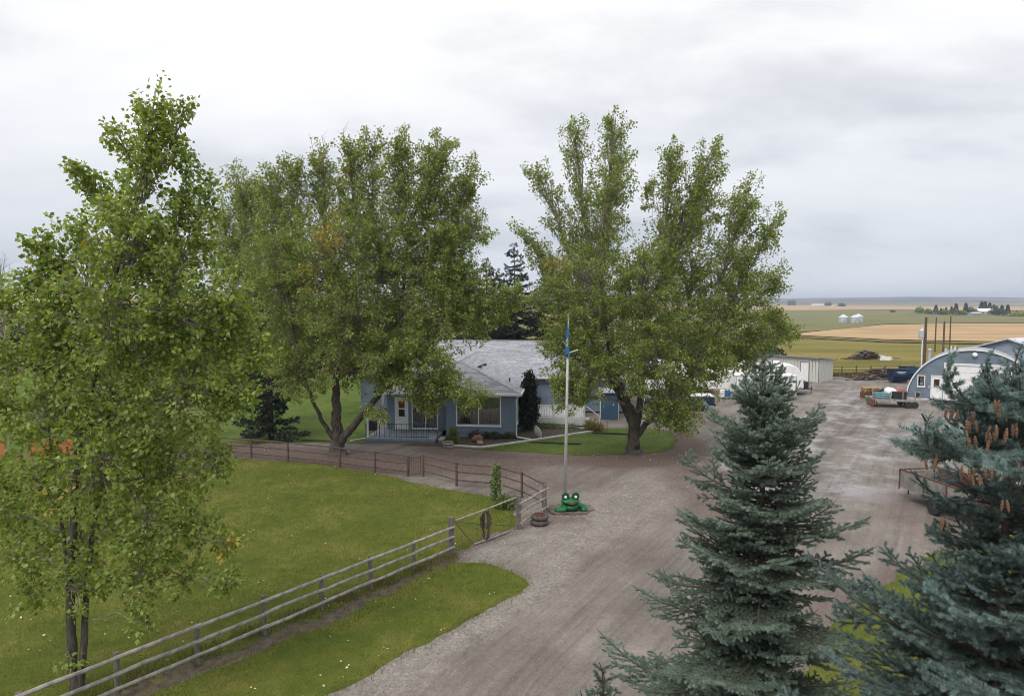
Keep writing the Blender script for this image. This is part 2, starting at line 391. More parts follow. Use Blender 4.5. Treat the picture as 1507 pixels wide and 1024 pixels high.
# farm fields beyond the yard, each a sheet that follows the land
def field(name, low, high, m, nv=10, lift=0.05):
    us = np.linspace(low[0][0], low[-1][0], 46)
    lo = np.interp(us, [p[0] for p in low], [p[1] for p in low]); hi = np.interp(us, [p[0] for p in high], [p[1] for p in high])
    V = []
    for k in range(nv + 1):
        for i, u in enumerate(us):
            p = GT(u, lo[i] + (hi[i] - lo[i]) * k / nv); V.append((p[0], p[1], p[2] + lift + 0.0007 * p[1]))
    n = len(us); q = np.arange(nv)[:, None] * n + np.arange(n - 1)[None]
    F = np.stack([q, q + 1, q + n + 1, q + n], -1).reshape(-1, 4)
    return setp(link(name, np_mesh(name, np.array(V), F, smooth=True), m), kind='structure')
def fieldmat(name, ca, cb, sc, stretch, cc=None):
    m, t, b, o = newmat(name)
    co = N(t, 'ShaderNodeNewGeometry')
    mp1 = N(t, 'ShaderNodeMapping'); mp1.inputs['Scale'].default_value = stretch; mp1.inputs['Rotation'].default_value = (0, 0, 0.25); LK(t, co.outputs['Position'], mp1.inputs[0])
    a = N(t, 'ShaderNodeTexNoise', i_Scale=sc, i_Detail=8.0, i_Roughness=0.62); LK(t, mp1.outputs[0], a.inputs['Vector'])
    r = ramp(t, [(0.36, ca), (0.64, cb)], a.outputs[0])
    mp2 = N(t, 'ShaderNodeMapping'); mp2.inputs['Scale'].default_value = (0.012, 0.3, 1); mp2.inputs['Rotation'].default_value = (0, 0, -0.06); LK(t, co.outputs['Position'], mp2.inputs[0])
    a2 = N(t, 'ShaderNodeTexNoise', i_Scale=1.0, i_Detail=4.0, i_Roughness=0.6); LK(t, mp2.outputs[0], a2.inputs['Vector'])
    r2 = ramp(t, [(0.35, (0.76, 0.77, 0.74)), (0.65, (1.2, 1.18, 1.16))], a2.outputs[0])
    LK(t, mixc(t, 1.0, r.outputs[0], r2.outputs[0], 'MULTIPLY'), b.inputs['Base Color'])
    b.inputs['Roughness'].default_value = 0.95; b.inputs['Specular IOR Level'].default_value = 0.1
    return m
stub = fieldmat('stubble', (0.34, 0.232, 0.125), (0.43, 0.305, 0.172), 0.03, (1, 1.5, 1))
green = fieldmat('green_crop', (0.130, 0.134, 0.056), (0.180, 0.172, 0.078), 0.03, (1, 2, 1))
ditch = fieldmat('rough_grass', (0.10, 0.092, 0.032), (0.17, 0.14, 0.055), 0.06, (1, 3, 1))
field('stubble_field', [(1150, 494), (1186, 494.5), (1300, 500), (1420, 502.5), (1900, 509)], [(1150, 493.6), (1186, 490), (1240, 484.5), (1300, 478.5), (1420, 476.5), (1900, 476)], stub, 12)
field('ditch', [(900, 498), (1186, 498), (1300, 504), (1420, 506.5), (1900, 513)], [(900, 495.6), (1186, 495.3), (1300, 501.0), (1420, 503.3), (1900, 509.8)], ditch, 4)
field('green_field', [(900, 490), (1160, 490.5), (1220, 486.3), (1300, 477.7), (1420, 475.8), (1900, 475)], [(900, 456), (1140, 458), (1300, 457), (1420, 459), (1500, 463), (1900, 465)], green, 14)
field('distant_stubble_field', [(900, 455.4), (1140, 457.5), (1300, 456.5), (1420, 457.5), (1900, 459)], [(900, 449), (1140, 449.5), (1300, 451), (1420, 452), (1900, 453)], stub, 10)
field('hillside_field', [(-420, 452), (-100, 452), (60, 450), (330, 449)], [(-420, 416), (-100, 420), (60, 427), (330, 441)], stub, 14, 0.3)

# ------------------------------------------------------------------ the gravel yard and drive
def seg_d(X, Y, A, B):
    A = np.array(A[:2]); B = np.array(B[:2]); d = B - A; L = d @ d + 1e-9
    t = np.clip(((X - A[0]) * d[0] + (Y - A[1]) * d[1]) / L, 0, 1)
    return np.hypot(X - A[0] - t * d[0], Y - A[1] - t * d[1])
def masks(X, Y, segs):
    m = np.zeros_like(X)
    for (a, b, r, s) in segs:
        m = np.maximum(m, s * (1 - sstep(r * 0.35, r, seg_d(X, Y, G(*a), G(*b)))))
    return m
def gravel_mat():
    m, t, b, o = newmat('gravel')
    g = N(t, 'ShaderNodeNewGeometry'); pos = g.outputs['Position']
    def at(n): return N(t, 'ShaderNodeAttribute', attribute_name=n).outputs['Fac']
    def noise(sc, det=5.0, ro=0.6, vec=None, dist=0.0):
        n = N(t, 'ShaderNodeTexNoise', i_Scale=sc, i_Detail=det, i_Roughness=ro, i_Distortion=dist); LK(t, vec or pos, n.inputs['Vector']); return n.outputs[0]
    litter, pale, wet, tu, tv = at('litter'), at('pale'), at('wet'), at('tu'), at('tv')
    base = ramp(t, [(0.32, (0.130, 0.112, 0.099)), (0.5, (0.172, 0.150, 0.134)), (0.68, (0.218, 0.193, 0.174))], noise(0.35, 6)).outputs[0]
    # wheel tracks: bands that run along the drive
    tc_ = N(t, 'ShaderNodeCombineXYZ'); LK(t, mathn(t, 'MULTIPLY', tu, 1.7), tc_.inputs[0]); LK(t, mathn(t, 'MULTIPLY', tv, 0.06), tc_.inputs[1])
    trk = noise(1.0, 5.0, 0.62, tc_.outputs[0], 0.25)
    tc2 = N(t, 'ShaderNodeCombineXYZ'); LK(t, mathn(t, 'MULTIPLY', tu, 7.0), tc2.inputs[0]); LK(t, mathn(t, 'MULTIPLY', tv, 0.16), tc2.inputs[1])
    trk2 = noise(1.0, 6.0, 0.7, tc2.outputs[0], 0.1)
    trk = mathn(t, 'ADD', mathn(t, 'MULTIPLY', trk, 0.6), mathn(t, 'MULTIPLY', trk2, 0.4))
    tr = ramp(t, [(0.38, (0.72, 0.70, 0.69)), (0.5, (1.0, 1.0, 1.0)), (0.62, (1.22, 1.21, 1.20))], trk).outputs[0]
    c = mixc(t, 1.0, base, tr, 'MULTIPLY')
    # single stones
    vo = N(t, 'ShaderNodeTexVoronoi', i_Scale=17.0); LK(t, pos, vo.inputs['Vector'])
    st = ramp(t, [(0.0, (0.50, 0.48, 0.47)), (0.45, (0.98, 0.97, 0.95)), (0.8, (1.25, 1.25, 1.25)), (1.0, (1.9, 1.9, 1.92))], vo.outputs['Color']).outputs[0]
    vo2 = N(t, 'ShaderNodeTexVoronoi', i_Scale=7.0); LK(t, pos, vo2.inputs['Vector'])
    st2 = ramp(t, [(0.0, (0.78, 0.76, 0.75)), (0.5, (1, 1, 1)), (1.0, (1.32, 1.32, 1.34))], vo2.outputs['Color']).outputs[0]
    coarse = mathn(t, 'MULTIPLY_ADD', pale, 0.6, 0.5, clamp=True)
    c = mixc(t, coarse, c, mixc(t, 1.0, c, mixc(t, 0.45, st, st2), 'MULTIPLY'))
    pm = mathn(t, 'MULTIPLY', pale, ramp(t, [(0.30, (0.25,) * 3), (0.6, (1, 1, 1))], noise(1.3, 6)).outputs[0])
    c = mixc(t, pm, c, mixc(t, 1.0, (0.245, 0.222, 0.200), mixc(t, 0.5, st, st2), 'MULTIPLY'))
    # leaf litter and bark: brown, mottled
    lcol = ramp(t, [(0.30, (0.045, 0.032, 0.028)), (0.48, (0.112, 0.080, 0.068)), (0.62, (0.165, 0.122, 0.102)), (0.80, (0.30, 0.25, 0.20))], noise(9.0, 8, 0.75)).outputs[0]
    lm = mathn(t, 'MULTIPLY_ADD', noise(1.1, 6, 0.65), 1.1, -0.55); lm = mathn(t, 'ADD', mathn(t, 'MULTIPLY', litter, 1.15), mathn(t, 'MULTIPLY', lm, ramp(t, [(0.0, (0,) * 3), (0.25, (1,) * 3)], litter).outputs[0]), clamp=True)
    c = mixc(t, lm, c, lcol)
    # rain-wet patches
    wv = N(t, 'ShaderNodeCombineXYZ'); LK(t, mathn(t, 'MULTIPLY', tu, 0.55), wv.inputs[0]); LK(t, mathn(t, 'MULTIPLY', tv, 0.16), wv.inputs[1])
    wn = mathn(t, 'ADD', mathn(t, 'MULTIPLY', noise(0.42, 8.0, 0.68), 0.65), mathn(t, 'MULTIPLY', noise(1.0, 7.0, 0.66, wv.outputs[0], 0.3), 0.35))
    wp = ramp(t, [(0.46, (0,) * 3), (0.57, (1,) * 3)], wn).outputs[0]
    wm = mathn(t, 'MULTIPLY', wp, wet)
    c = mixc(t, mathn(t, 'MULTIPLY', wet, 0.35), c, mixc(t, 1.0, c, (0.88, 0.88, 0.92), 'MULTIPLY'))
    LK(t, c, b.inputs['Base Color'])
    LK(t, mathn(t, 'MULTIPLY_ADD', wm, -0.78, 0.90), b.inputs['Roughness'])
    LK(t, mathn(t, 'MULTIPLY_ADD', wm, 0.60, 0.15), b.inputs['Specular IOR Level'])
    hgt = mathn(t, 'ADD', vo.outputs['Distance'], mathn(t, 'MULTIPLY', noise(26.0, 4), 0.8))
    bp = N(t, 'ShaderNodeBump', i_Distance=0.03); LK(t, mathn(t, 'MULTIPLY_ADD', wm, -0.55, 0.6), bp.inputs['Strength']); LK(t, hgt, bp.inputs['Height']); LK(t, bp.outputs[0], b.inputs['Normal'])
    return m
gx = np.arange(-46, 76, 0.4); gy = np.arange(3, 76.6, 0.4)
X, Y = np.meshgrid(gx, gy)
tline = [G(u, v) for u, v in [(430, 1700), (560, 1300), (690, 1100), (760, 1000), (900, 870), (1010, 775), (1090, 705), (1160, 640), (1215, 600), (1250, 578), (1268, 560)]]
best = np.full(X.shape, 1e9); TU = np.zeros_like(X); TV = np.zeros_like(X); acc = 0.0
for A, B in zip(tline[:-1], tline[1:]):
    d = (B - A)[:2]; L = np.hypot(*d); d = d / L
    rx, ry = X - A[0], Y - A[1]; tt = np.clip(rx * d[0] + ry * d[1], 0, L)
    dist = np.hypot(rx - tt * d[0], ry - tt * d[1]); sgn = np.sign(rx * d[1] - ry * d[0])
    k = dist < best; best[k] = dist[k]; TU[k] = (sgn * dist)[k]; TV[k] = (acc + tt)[k]; acc += L
LIT = masks(X, Y, [((300, 662), (560, 684), 3.6, 1.0), ((540, 680), (735, 690), 2.6, 0.9), ((640, 662), (760, 674), 1.8, 0.7), ((770, 676), (985, 672), 2.0, 0.75),
                   ((900, 680), (1010, 676), 2.2, 0.95), ((985, 640), (1040, 690), 2.2, 0.9), ((1010, 690), (1075, 770), 2.2, 0.55), ((735, 700), (840, 705), 3.0, 0.35),
                   ((-10, 1075), (663, 822), 0.75, 1.0), ((663, 815), (760, 778), 0.6, 0.5), ((790, 762), (840, 762), 1.0, 0.6), ((1150, 960), (1330, 840), 1.3, 0.5),
                   ((1330, 740), (1400, 790), 2.0, 0.35), ((200, 668), (380, 676), 2.5, 1.0)])
PAL = masks(X, Y, [((690, 822), (800, 790), 1.3, 0.9), ((800, 790), (960, 720), 3.2, 0.75), ((870, 735), (990, 700), 2.5, 0.6), ((430, 1100), (640, 960), 0.9, 1.0), ((640, 960), (800, 862), 0.8, 1.0),
                   ((800, 862), (830, 812), 1.0, 0.8), ((700, 690), (830, 700), 2.2, 0.3)])
WET = masks(X, Y, [((1160, 700), (1330, 620), 7.0, 1.0), ((1200, 610), (1330, 575), 7.0, 0.9), ((1230, 575), (1260, 562), 3.5, 0.6), ((1050, 860), (1180, 740), 3.0, 0.35)])
V = np.stack([X, Y, np.zeros_like(X)], -1).reshape(-1, 3)
ny, nx = X.shape
ii = np.arange(ny - 1)[:, None] * nx + np.arange(nx - 1)[None]
F = np.stack([ii, ii + 1, ii + nx + 1, ii + nx], -1).reshape(-1, 4)
me = np_mesh('gravel_yard', V, F)
for nm, arr in (('litter', LIT), ('pale', PAL), ('wet', WET), ('tu', TU), ('tv', TV)):
    a = me.attributes.new(nm, 'FLOAT', 'POINT'); a.data.foreach_set('value', arr.ravel().astype(np.float32))
setp(link('gravel_yard', me, gravel_mat()), kind='structure')

# ------------------------------------------------------------------ lawns and beds
def lawn_mat(name, a, b_, c_, sc=0.5):
    m, t, b, o = newmat(name)
    g = N(t, 'ShaderNodeNewGeometry')
    def noise(s, det, ro=0.6):
        n = N(t, 'ShaderNodeTexNoise', i_Scale=s, i_Detail=det, i_Roughness=ro); LK(t, g.outputs['Position'], n.inputs['Vector']); return n.outputs[0]
    r = ramp(t, [(0.34, a), (0.50, b_), (0.64, c_)], noise(sc, 7, 0.62)).outputs[0]
    f = ramp(t, [(0.28, (0.62, 0.64, 0.58)), (0.5, (1, 1, 1)), (0.72, (1.28, 1.24, 1.15))], noise(22, 6, 0.75)).outputs[0]
    c = mixc(t, 1.0, r, f, 'MULTIPLY')
    md = ramp(t, [(0.32, (0.74, 0.78, 0.72)), (0.5, (1, 1, 1)), (0.68, (1.22, 1.16, 1.12))], noise(2.6, 6, 0.68)).outputs[0]
    c = mixc(t, 1.0, c, md, 'MULTIPLY')
    p = ramp(t, [(0.56, (0,) * 3), (0.70, (0.65,) * 3)], noise(0.28, 5)).outputs[0]
    c = mixc(t, p, c, mixc(t, 1.0, (0.155, 0.128, 0.045), f, 'MULTIPLY'))
    LK(t, c, b.inputs['Base Color']); b.inputs['Roughness'].default_value = 0.9; b.inputs['Specular IOR Level'].default_value = 0.15
    bp = N(t, 'ShaderNodeBump', i_Strength=0.9, i_Distance=0.05); LK(t, noise(30, 5, 0.7), bp.inputs['Height']); LK(t, bp.outputs[0], b.inputs['Normal'])
    return m
L_yard = lawn_mat('yard_grass', (0.080, 0.105, 0.018), (0.118, 0.138, 0.024), (0.165, 0.165, 0.040))
L_verge = lawn_mat('verge_grass', (0.076, 0.112, 0.017), (0.114, 0.138, 0.022), (0.162, 0.160, 0.038))
L_green = lawn_mat('lush_grass', (0.060, 0.100, 0.017), (0.083, 0.125, 0.021), (0.11, 0.145, 0.027))
def jit_poly(poly, step=0.26, amp=0.10):
    P = [np.array(p[:2]) for p in poly]; outp = []
    for a, b in zip(P, P[1:] + P[:1]):
        L = np.linalg.norm(b - a); n = max(1, int(min(L / step, 160)))
        for k in range(n): outp.append(a + (b - a) * k / n)
    outp = np.array(outp)
    ph = outp @ np.array([[1.7, 0.9], [0.8, 2.1]])
    j = amp * (np.sin(ph * 1.3) * 0.8 + np.sin(ph[:, ::-1] * 3.1 + 1) * 0.5) + rng.normal(0, amp * 0.22, outp.shape)
    return outp + j
LAWNS = []
def sheet(name, pts, z, m, amp=0.10, px=True, step=0.22, smooth=0, kind='structure'):
    P = [G(*p) if px else np.array([p[0], p[1], 0]) for p in pts]
    if smooth:
        P = list(bez(P + [P[0]], smooth)[:-1])
    poly = jit_poly(P, step, amp)
    bm = bmesh.new(); vs = [bm.verts.new((p[0], p[1], z)) for p in poly]
    bm.faces.new(vs); bmesh.ops.triangulate(bm, faces=bm.faces[:]); bmesh.ops.recalc_face_normals(bm, faces=bm.faces)
    me = bpy.data.meshes.new(name); bm.to_mesh(me); bm.free()
    if len(me.polygons) and me.polygons[0].normal.z < 0: me.flip_normals()
    LAWNS.append((name, poly, z))
    return setp(link(name, me, m), kind=kind)
sheet('yard_lawn', [(-350, 1200), (-60, 1110), (30, 1060), (173, 1012), (291, 972), (394, 934), (479, 900), (550, 868), (614, 838), (664, 812), (700, 797), (758, 772), (757, 758), (745, 742), (726, 731),
                    (690, 727), (640, 716), (590, 705), (530, 694), (470, 684), (420, 680), (350, 676), (260, 676), (150, 672), (40, 668), (-200, 668), (-700, 690), (-900, 900)], 0.006, L_yard, 0.12)
sheet('verge_lawn', [(-60, 1170), (60, 1085), (205, 1030), (300, 992), (400, 952), (482, 920), (560, 880), (630, 843), (668, 829), (706, 828), (742, 838), (772, 851), (779, 860), (764, 872), (738, 886), (690, 912), (640, 938), (560, 982), (480, 1024), (400, 1085), (300, 1200), (150, 1500), (-400, 1500)], 0.008, L_verge, 0.07)
sheet('side_lawn', [(-700, 689), (-200, 667), (40, 667), (150, 671), (250, 668), (330, 652), (420, 651), (540, 652), (552, 625), (553, 590), (540, 556), (200, 553), (-150, 552), (-500, 556)], 0.010, L_green, 0.10)
sheet('house_lawn', [(668, 658), (712, 659.5), (776, 649.8), (868, 636.5), (880, 631.5), (940, 630), (968, 632), (986, 637), (993, 648), (990, 659), (975, 665), (930, 668), (860, 670), (790, 666), (740, 664)], 0.010, L_green, 0.06)
sheet('spruce_lawn', [(1120, 1100), (1180, 1000), (1225, 925), (1262, 885), (1330, 845), (1385, 808), (1425, 795), (1500, 785), (1650, 780), (2300, 900), (2600, 1800), (1200, 1800)], 0.008, L_verge, 0.07)
soil = mat('bed_soil', (0.085, 0.062, 0.045), (0.045, 0.034, 0.026), 0.95, 6, bump=0.8, bscale=18)
sheet('flower_bed', [(585, 655.5), (640, 657), (704, 656), (776, 647.6), (868, 634), (873, 629), (800, 626), (770, 628), (759, 640), (655, 641), (640, 648)], 0.014, soil, 0.03)

sheet('bare_soil', [(-40, 1125), (100, 1076), (215, 1038), (308, 1000), (408, 960), (490, 928), (568, 888), (640, 850), (672, 832), (664, 812), (614, 835), (550, 864), (479, 896), (394, 930), (291, 968), (173, 1008), (40, 1056)], 0.004, mat('dark_soil', (0.120, 0.092, 0.066), (0.058, 0.046, 0.034), 0.95, 5, bump=0.9, bscale=22, dirt=((0.15, 0.14, 0.035), 2.2, 0.54)), 0.06)
# grass blades near the camera and along every lawn edge
def blades(P, h, w, name, m, lean=0.5):
    n = len(P); a = rng.uniform(0, 2 * np.pi, n); hh = h * rng.uniform(0.5, 1.3, n); ww = w * rng.uniform(0.7, 1.3, n)
    d = np.stack([np.cos(a), np.sin(a), np.zeros(n)], -1); e = np.stack([-np.sin(a), np.cos(a), np.zeros(n)], -1)
    tip = P + e * (hh * rng.uniform(0, lean, n))[:, None] + np.array([0, 0, 1.0]) * hh[:, None]
    V = np.stack([P - d * ww[:, None] / 2, P + d * ww[:, None] / 2, tip], 1).reshape(-1, 3)
    F = np.arange(3 * n).reshape(-1, 3)
    return setp(link(name, np_mesh(name, V, F), m), kind='stuff')
def in_lawns(x, y, names):
    r = np.zeros(x.shape, bool)
    for nm, poly, z in LAWNS:
        if nm in names: r |= inpoly(x, y, poly)
    return r
def sample_vis(n, ymin, ymax, names):
    y = ymin * (ymax / ymin) ** rng.random(n); x = (rng.random(n) * 1.7 - 0.85) * y
    k = in_lawns(x, y, names); return np.stack([x[k], y[k], np.full(k.sum(), 0.005)], -1)
gm = leafmat('grass_blade', (0.098, 0.132, 0.019), (0.180, 0.198, 0.042), 0.35, 0.6, 0.2, 1.0)
Pn = sample_vis(520000, 10.5, 36, ('verge_lawn', 'yard_lawn', 'spruce_lawn'))
edge = []
for nm, poly, z in LAWNS:
    if nm == 'flower_bed': continue
    q = poly[(poly[:, 1] > 5) & (poly[:, 1] < 55)]
    for p in q: edge.append(p + rng.normal(0, 0.12, (20, 2)))
edge = np.concatenate(edge); edge = np.column_stack([edge, np.full(len(edge), 0.003)])
sc = np.clip(Pn[:, 1] / 16, 1, 1.8)
blades(np.concatenate([Pn, edge]), np.concatenate([0.032 * sc, np.full(len(edge), 0.065)]), np.concatenate([0.014 * sc, np.full(len(edge), 0.02)]), 'grass', gm)
# weeds under the front fence and rough grass at the field edge
fx0, fx1 = G(-20, 1080), G(663, 820)
tt = rng.random(5200); tt[2600:] = (np.round(tt[2600:] * 9) / 9) + rng.normal(0, .006, 2600); Pw = fx0 + (fx1 - fx0) * tt[:, None] + np.column_stack([rng.normal(0, 0.20, (5200, 2)), np.zeros(5200)])
Pf = np.column_stack([rng.uniform(28, 60, 9000), 76.4 + np.abs(rng.normal(0, 1.1, 9000)), np.zeros(9000)])
blades(np.concatenate([Pw, Pf]), np.concatenate([np.full(5200, 0.13), np.full(9000, 0.42)]), np.concatenate([np.full(5200, 0.018), np.full(9000, 0.07)]), 'weeds', leafmat('weed_blade', (0.075, 0.085, 0.022), (0.17, 0.155, 0.05), 0.2, 0.6, 0.2, 1.0))

# loose stones along the drive's edge and in the coarse gravel
def pebbles(P, s, name, m):
    n = len(P); O = np.array([[1, 0, 0], [0, 1, 0], [-1, 0, 0], [0, -1, 0], [0, 0, .7], [0, 0, -.5]], float)
    A = O[None] * rng.uniform(0.6, 1.3, (n, 6, 1)); a = rng.uniform(0, 6.28, n)
    ca, sa = np.cos(a)[:, None], np.sin(a)[:, None]
    V = np.stack([A[..., 0] * ca - A[..., 1] * sa, A[..., 0] * sa + A[..., 1] * ca, A[..., 2]], -1) * s[:, None, None] + P[:, None]
    T = np.array([[0, 1, 4], [1, 2, 4], [2, 3, 4], [3, 0, 4]])
    F = (np.arange(n)[:, None, None] * 6 + T[None]).reshape(-1, 3)
    return setp(link(name, np_mesh(name, V.reshape(-1, 3), F), m), kind='stuff')
py_ = 11 * (44 / 11) ** rng.random(260000); px_ = (rng.random(260000) * 1.2 - 0.5) * py_
bi = np.clip(((px_ + 46) / 0.4).round().astype(int), 0, len(gx) - 1); bj = np.clip(((py_ - 3) / 0.4).round().astype(int), 0, len(gy) - 1)
keep = (rng.random(260000) < (0.012 + 0.62 * PAL[bj, bi] ** 2)) & ~in_lawns(px_, py_, [q[0] for q in LAWNS])
Pp = np.column_stack([px_[keep], py_[keep], np.full(keep.sum(), 0.004)])
pebbles(Pp, rng.uniform(0.008, 0.022, len(Pp)) * np.clip(Pp[:, 1] / 18, 0.8, 1.5), 'gravel', mat('loose_stone', (0.30, 0.275, 0.25), (0.15, 0.135, 0.12), 0.9, 0.9, island=0.9))

# fallen leaves on the grass and round the trees
def fallen(n, ymin, ymax, names, m, name):
    P = sample_vis(n, ymin, ymax, names) if names else None
    return P
Pl = sample_vis(750, 12, 46, ('verge_lawn', 'yard_lawn', 'house_lawn', 'side_lawn'))
py2 = rng.uniform(28, 42, 5000); px2 = (rng.random(5000) * 1.3 - 0.8) * py2
bi = np.clip(((px2 + 46) / 0.4).round().astype(int), 0, len(gx) - 1); bj = np.clip(((py2 - 3) / 0.4).round().astype(int), 0, len(gy) - 1)
k2 = rng.random(5000) < LIT[bj, bi] * 0.22
Pl2 = np.column_stack([px2[k2], py2[k2], np.full(k2.sum(), 0.01)])
def leaf_quads(P, size, D, Nn, fold=0.25):
    """pointed leaf from base P along D, blade normal N; two folded halves"""
    n = len(P); S_ = np.cross(D, Nn); S_ /= np.linalg.norm(S_, axis=1)[:, None] + 1e-9; Nn = np.cross(S_, D)
    s = size[:, None]
    a = P; c = P + D * s; l = P + D * s * 0.42 + S_ * s * 0.40 + Nn * s * fold * 0.4; r = P + D * s * 0.42 - S_ * s * 0.40 + Nn * s * fold * 0.4
    V = np.stack([a, r, c, l], 1).reshape(-1, 3); b = np.arange(n)[:, None] * 4
    return V, np.concatenate([b + np.array([0, 1, 2]), b + np.array([0, 2, 3])])
def unit(a): return a / (np.linalg.norm(a, axis=-1, keepdims=True) + 1e-9)
Pa = np.concatenate([Pl, Pl2]); Pa[:, 2] = 0.035
D = rng.normal(0, 1, (len(Pa), 3)); D[:, 2] *= 0.25; Nn = rng.normal(0, 0.3, (len(Pa), 3)); Nn[:, 2] = 1
V, F = leaf_quads(Pa, rng.uniform(0.04, 0.085, len(Pa)), unit(D), unit(Nn))
setp(link('fallen_leaves', np_mesh('fallen_leaves', V, F), leafmat('fallen_leaf', (0.42, 0.36, 0.16), (0.58, 0.52, 0.30), 0.1, 0.6, 0.2, 1.1)), kind='stuff')

# ------------------------------------------------------------------ broad-leaved trees
def limb(acc, pts, r0, r1, n=7, steps=5, mi=0, wob=0.0):
    P = bez(pts, steps)
    if wob: P[1:-1] += rng.normal(0, wob, (len(P) - 2, 3))
    t = np.linspace(0, 1, len(P)); r = r0 + (r1 - r0) * t ** 0.85
    V, F = tube_np(P, r, n); acc.add(V, F, mi); return P
def poplar(name, label, base, d, stems, caps, leaf, per, mats, group, cs=0.22, trunk_r=0.35, yellow=(), twig_r=0.012, rootflare=1.5, leafm=None, dens=1.0, cat='tree', bare=(), fat=1.08):
    """stems: list of (photo points with depth offset, r0, r1) from the ground up; caps: leafy masses (u0,v0,u1,v1,r0,r1,depth offset,clusters,stem index)."""
    B = np.array(base, float)
    root = E(name, label, cat, B, 0, group)
    tr = Acc(); SP = []
    for k, (pts, r0, r1) in enumerate(stems):
        P3 = [PX(u, v, d + dd) - B for (u, v, dd) in pts]
        if k == 0 or (isinstance(pts[0], tuple) and abs(P3[0][2]) < 0.6):
            P3[0][2] = -0.05
        P = bez(P3, 6); t = np.linspace(0, 1, len(P)); r = r0 + (r1 - r0) * t ** 0.8
        if P3[0][2] < 0.1: r[:5] *= 1 + (rootflare - 1) * np.array([1, .55, .28, .12, .04])
        P[2:-1] += rng.normal(0, min(0.04, r0 * 0.12), (len(P) - 3, 3))
        V, F = tube_np(P, r, 12); tr.add(V, F); SP.append(P)
    link('trunk', tr.mesh('trunk', True), mats[0], root)
    br = Acc(); LP, LD, LO = [], [], []; YP, YD, YO = [], [], []
    for (u0, v0, u1, v1, r0, r1, dd, nc, si) in caps:
        p0, p1 = PX(u0, v0, d + dd) - B, PX(u1, v1, d + dd * 1.25) - B
        R0, R1 = r0 * d / FPX * fat, (r1 + (5 if r1 < 25 else 0)) * d / FPX * fat
        st = SP[si]; low = st[st[:, 2] < p0[2] - 0.25 * R0]
        q = low if len(low) > 2 else st[:max(3, len(st) // 2)]
        j = q[np.argmin(np.linalg.norm((q - p0) * np.array([1, 1, 0.6]), axis=1))]
        L = np.linalg.norm(p0 - j)
        mid = j + (p0 - j) * 0.5 + np.array([0, 0, 0.10 * L])
        lr = 0.018 * math.sqrt(nc) * (d / 38) ** 0.3 * (0.6 if d > 20 else 0.26)
        A = limb(br, [j, mid, p0, p0 * 0.4 + p1 * 0.6, p1], lr * 1.25, 0.012, 6, 5, wob=0.03)
        n = max(3, int(nc * dens))
        t = rng.random(n); ax = p0 + (p1 - p0) * t[:, None]
        rad = (R0 + (R1 - R0) * t) * (0.25 + 0.75 * rng.random(n) ** 0.6) ** 1.0
        an = rng.normal(0, 1, (n, 3)); an = unit(an)
        c = ax + an * rad[:, None]
        s = A[np.clip((((t * 0.55) + 0.40) * (len(A) - 1)).astype(int) - rng.integers(0, 4, n), 0, len(A) - 1)]
        L = np.linalg.norm(c - s, axis=1)[:, None]
        up = np.array([0, 0, 1.0])
        m1 = s + (c - s) * 0.5 + up * (0.10 * L) + rng.normal(0, 0.06, (n, 3)) * L
        dirn = unit(c - m1 + up * 0.15 * L + rng.normal(0, 0.12, (n, 3)))
        tip = c + dirn * (cs * rng.uniform(0.7, 1.8, (n, 1)))
        for i in range(n):
            V, F = tube_np(np.array([s[i], m1[i], c[i], tip[i]]), np.array([twig_r * 2.0, twig_r * 1.4, twig_r * 0.8, twig_r * 0.3]), 3); br.add(V, F)
        k = per; tt = 0.55 + 0.45 * rng.random((n, k)) ** 0.8
        # leaves along the outer half of each twig
        a, b_ = m1[:, None], c[:, None]
        f1 = np.clip((tt - 0.5) / 0.32, 0, 1)[..., None]; f2 = np.clip((tt - 0.82) / 0.18, 0, 1)[..., None]
        pos = a + (b_ - a) * f1 + (tip[:, None] - b_) * f2
        sp = cs * (1.05 - 0.55 * f2) * rng.uniform(0.55, 1.2, (n, 1, 1))
        off = rng.normal(0, 1, (n, k, 3)) * sp * 0.62
        pos = (pos + off).reshape(-1, 3)
        drop = rng.random(len(pos)) < 0.96
        out_ = np.repeat(dirn, k, 0)
        D = unit(unit(off.reshape(-1, 3)) * 0.7 + out_ * 0.35 + np.array([0, 0, -0.55]) + rng.normal(0, 0.45, (n * k, 3)))
        Nn = unit(rng.normal(0, 0.75, (n * k, 3)) + unit(off.reshape(-1, 3)) * 0.5 + np.array([0, 0, 0.55]))
        pc = np.repeat(c, k, 0)
        isy = np.zeros(len(pos), bool)
        for (yu, yv, yr, yfrac) in yellow:
            yp = PX(yu, yv, d) - B
            dx = pc - yp; near = (np.hypot(dx[:, 0], dx[:, 2]) < yr * d / FPX) & (dx[:, 1] < 0.6)
            isy |= near & (rng.random(len(pos)) < yfrac)
        g1 = drop & ~isy; LP.append(pos[g1]); LD.append(D[g1]); LO.append(Nn[g1])
        g2 = drop & isy; YP.append(pos[g2]); YD.append(D[g2]); YO.append(Nn[g2])
    for (pts, r0) in bare:
        P3 = [PX(u, v, d + dd) - B for (u, v, dd) in pts]
        A = limb(br, P3, r0, 0.006, 5, 4)
        for i in range(2, len(A) - 1):
            if rng.random() < 0.75:
                q = A[i]; dv = unit(np.array([rng.normal(0, .6), rng.normal(0, .6), 0.9])) * rng.uniform(0.25, 0.8)
                V, F = tube_np(np.array([q, q + dv * 0.5 + rng.normal(0, 0.03, 3), q + dv]), np.array([0.010, 0.008, 0.004]), 3); br.add(V, F)
    link('branches', br.mesh('branches', True), mats[1], root)
    P, D, Nn = np.concatenate(LP), np.concatenate(LD), np.concatenate(LO)
    V, F = leaf_quads(P, leaf * rng.uniform(0.65, 1.25, len(P)), D, Nn)
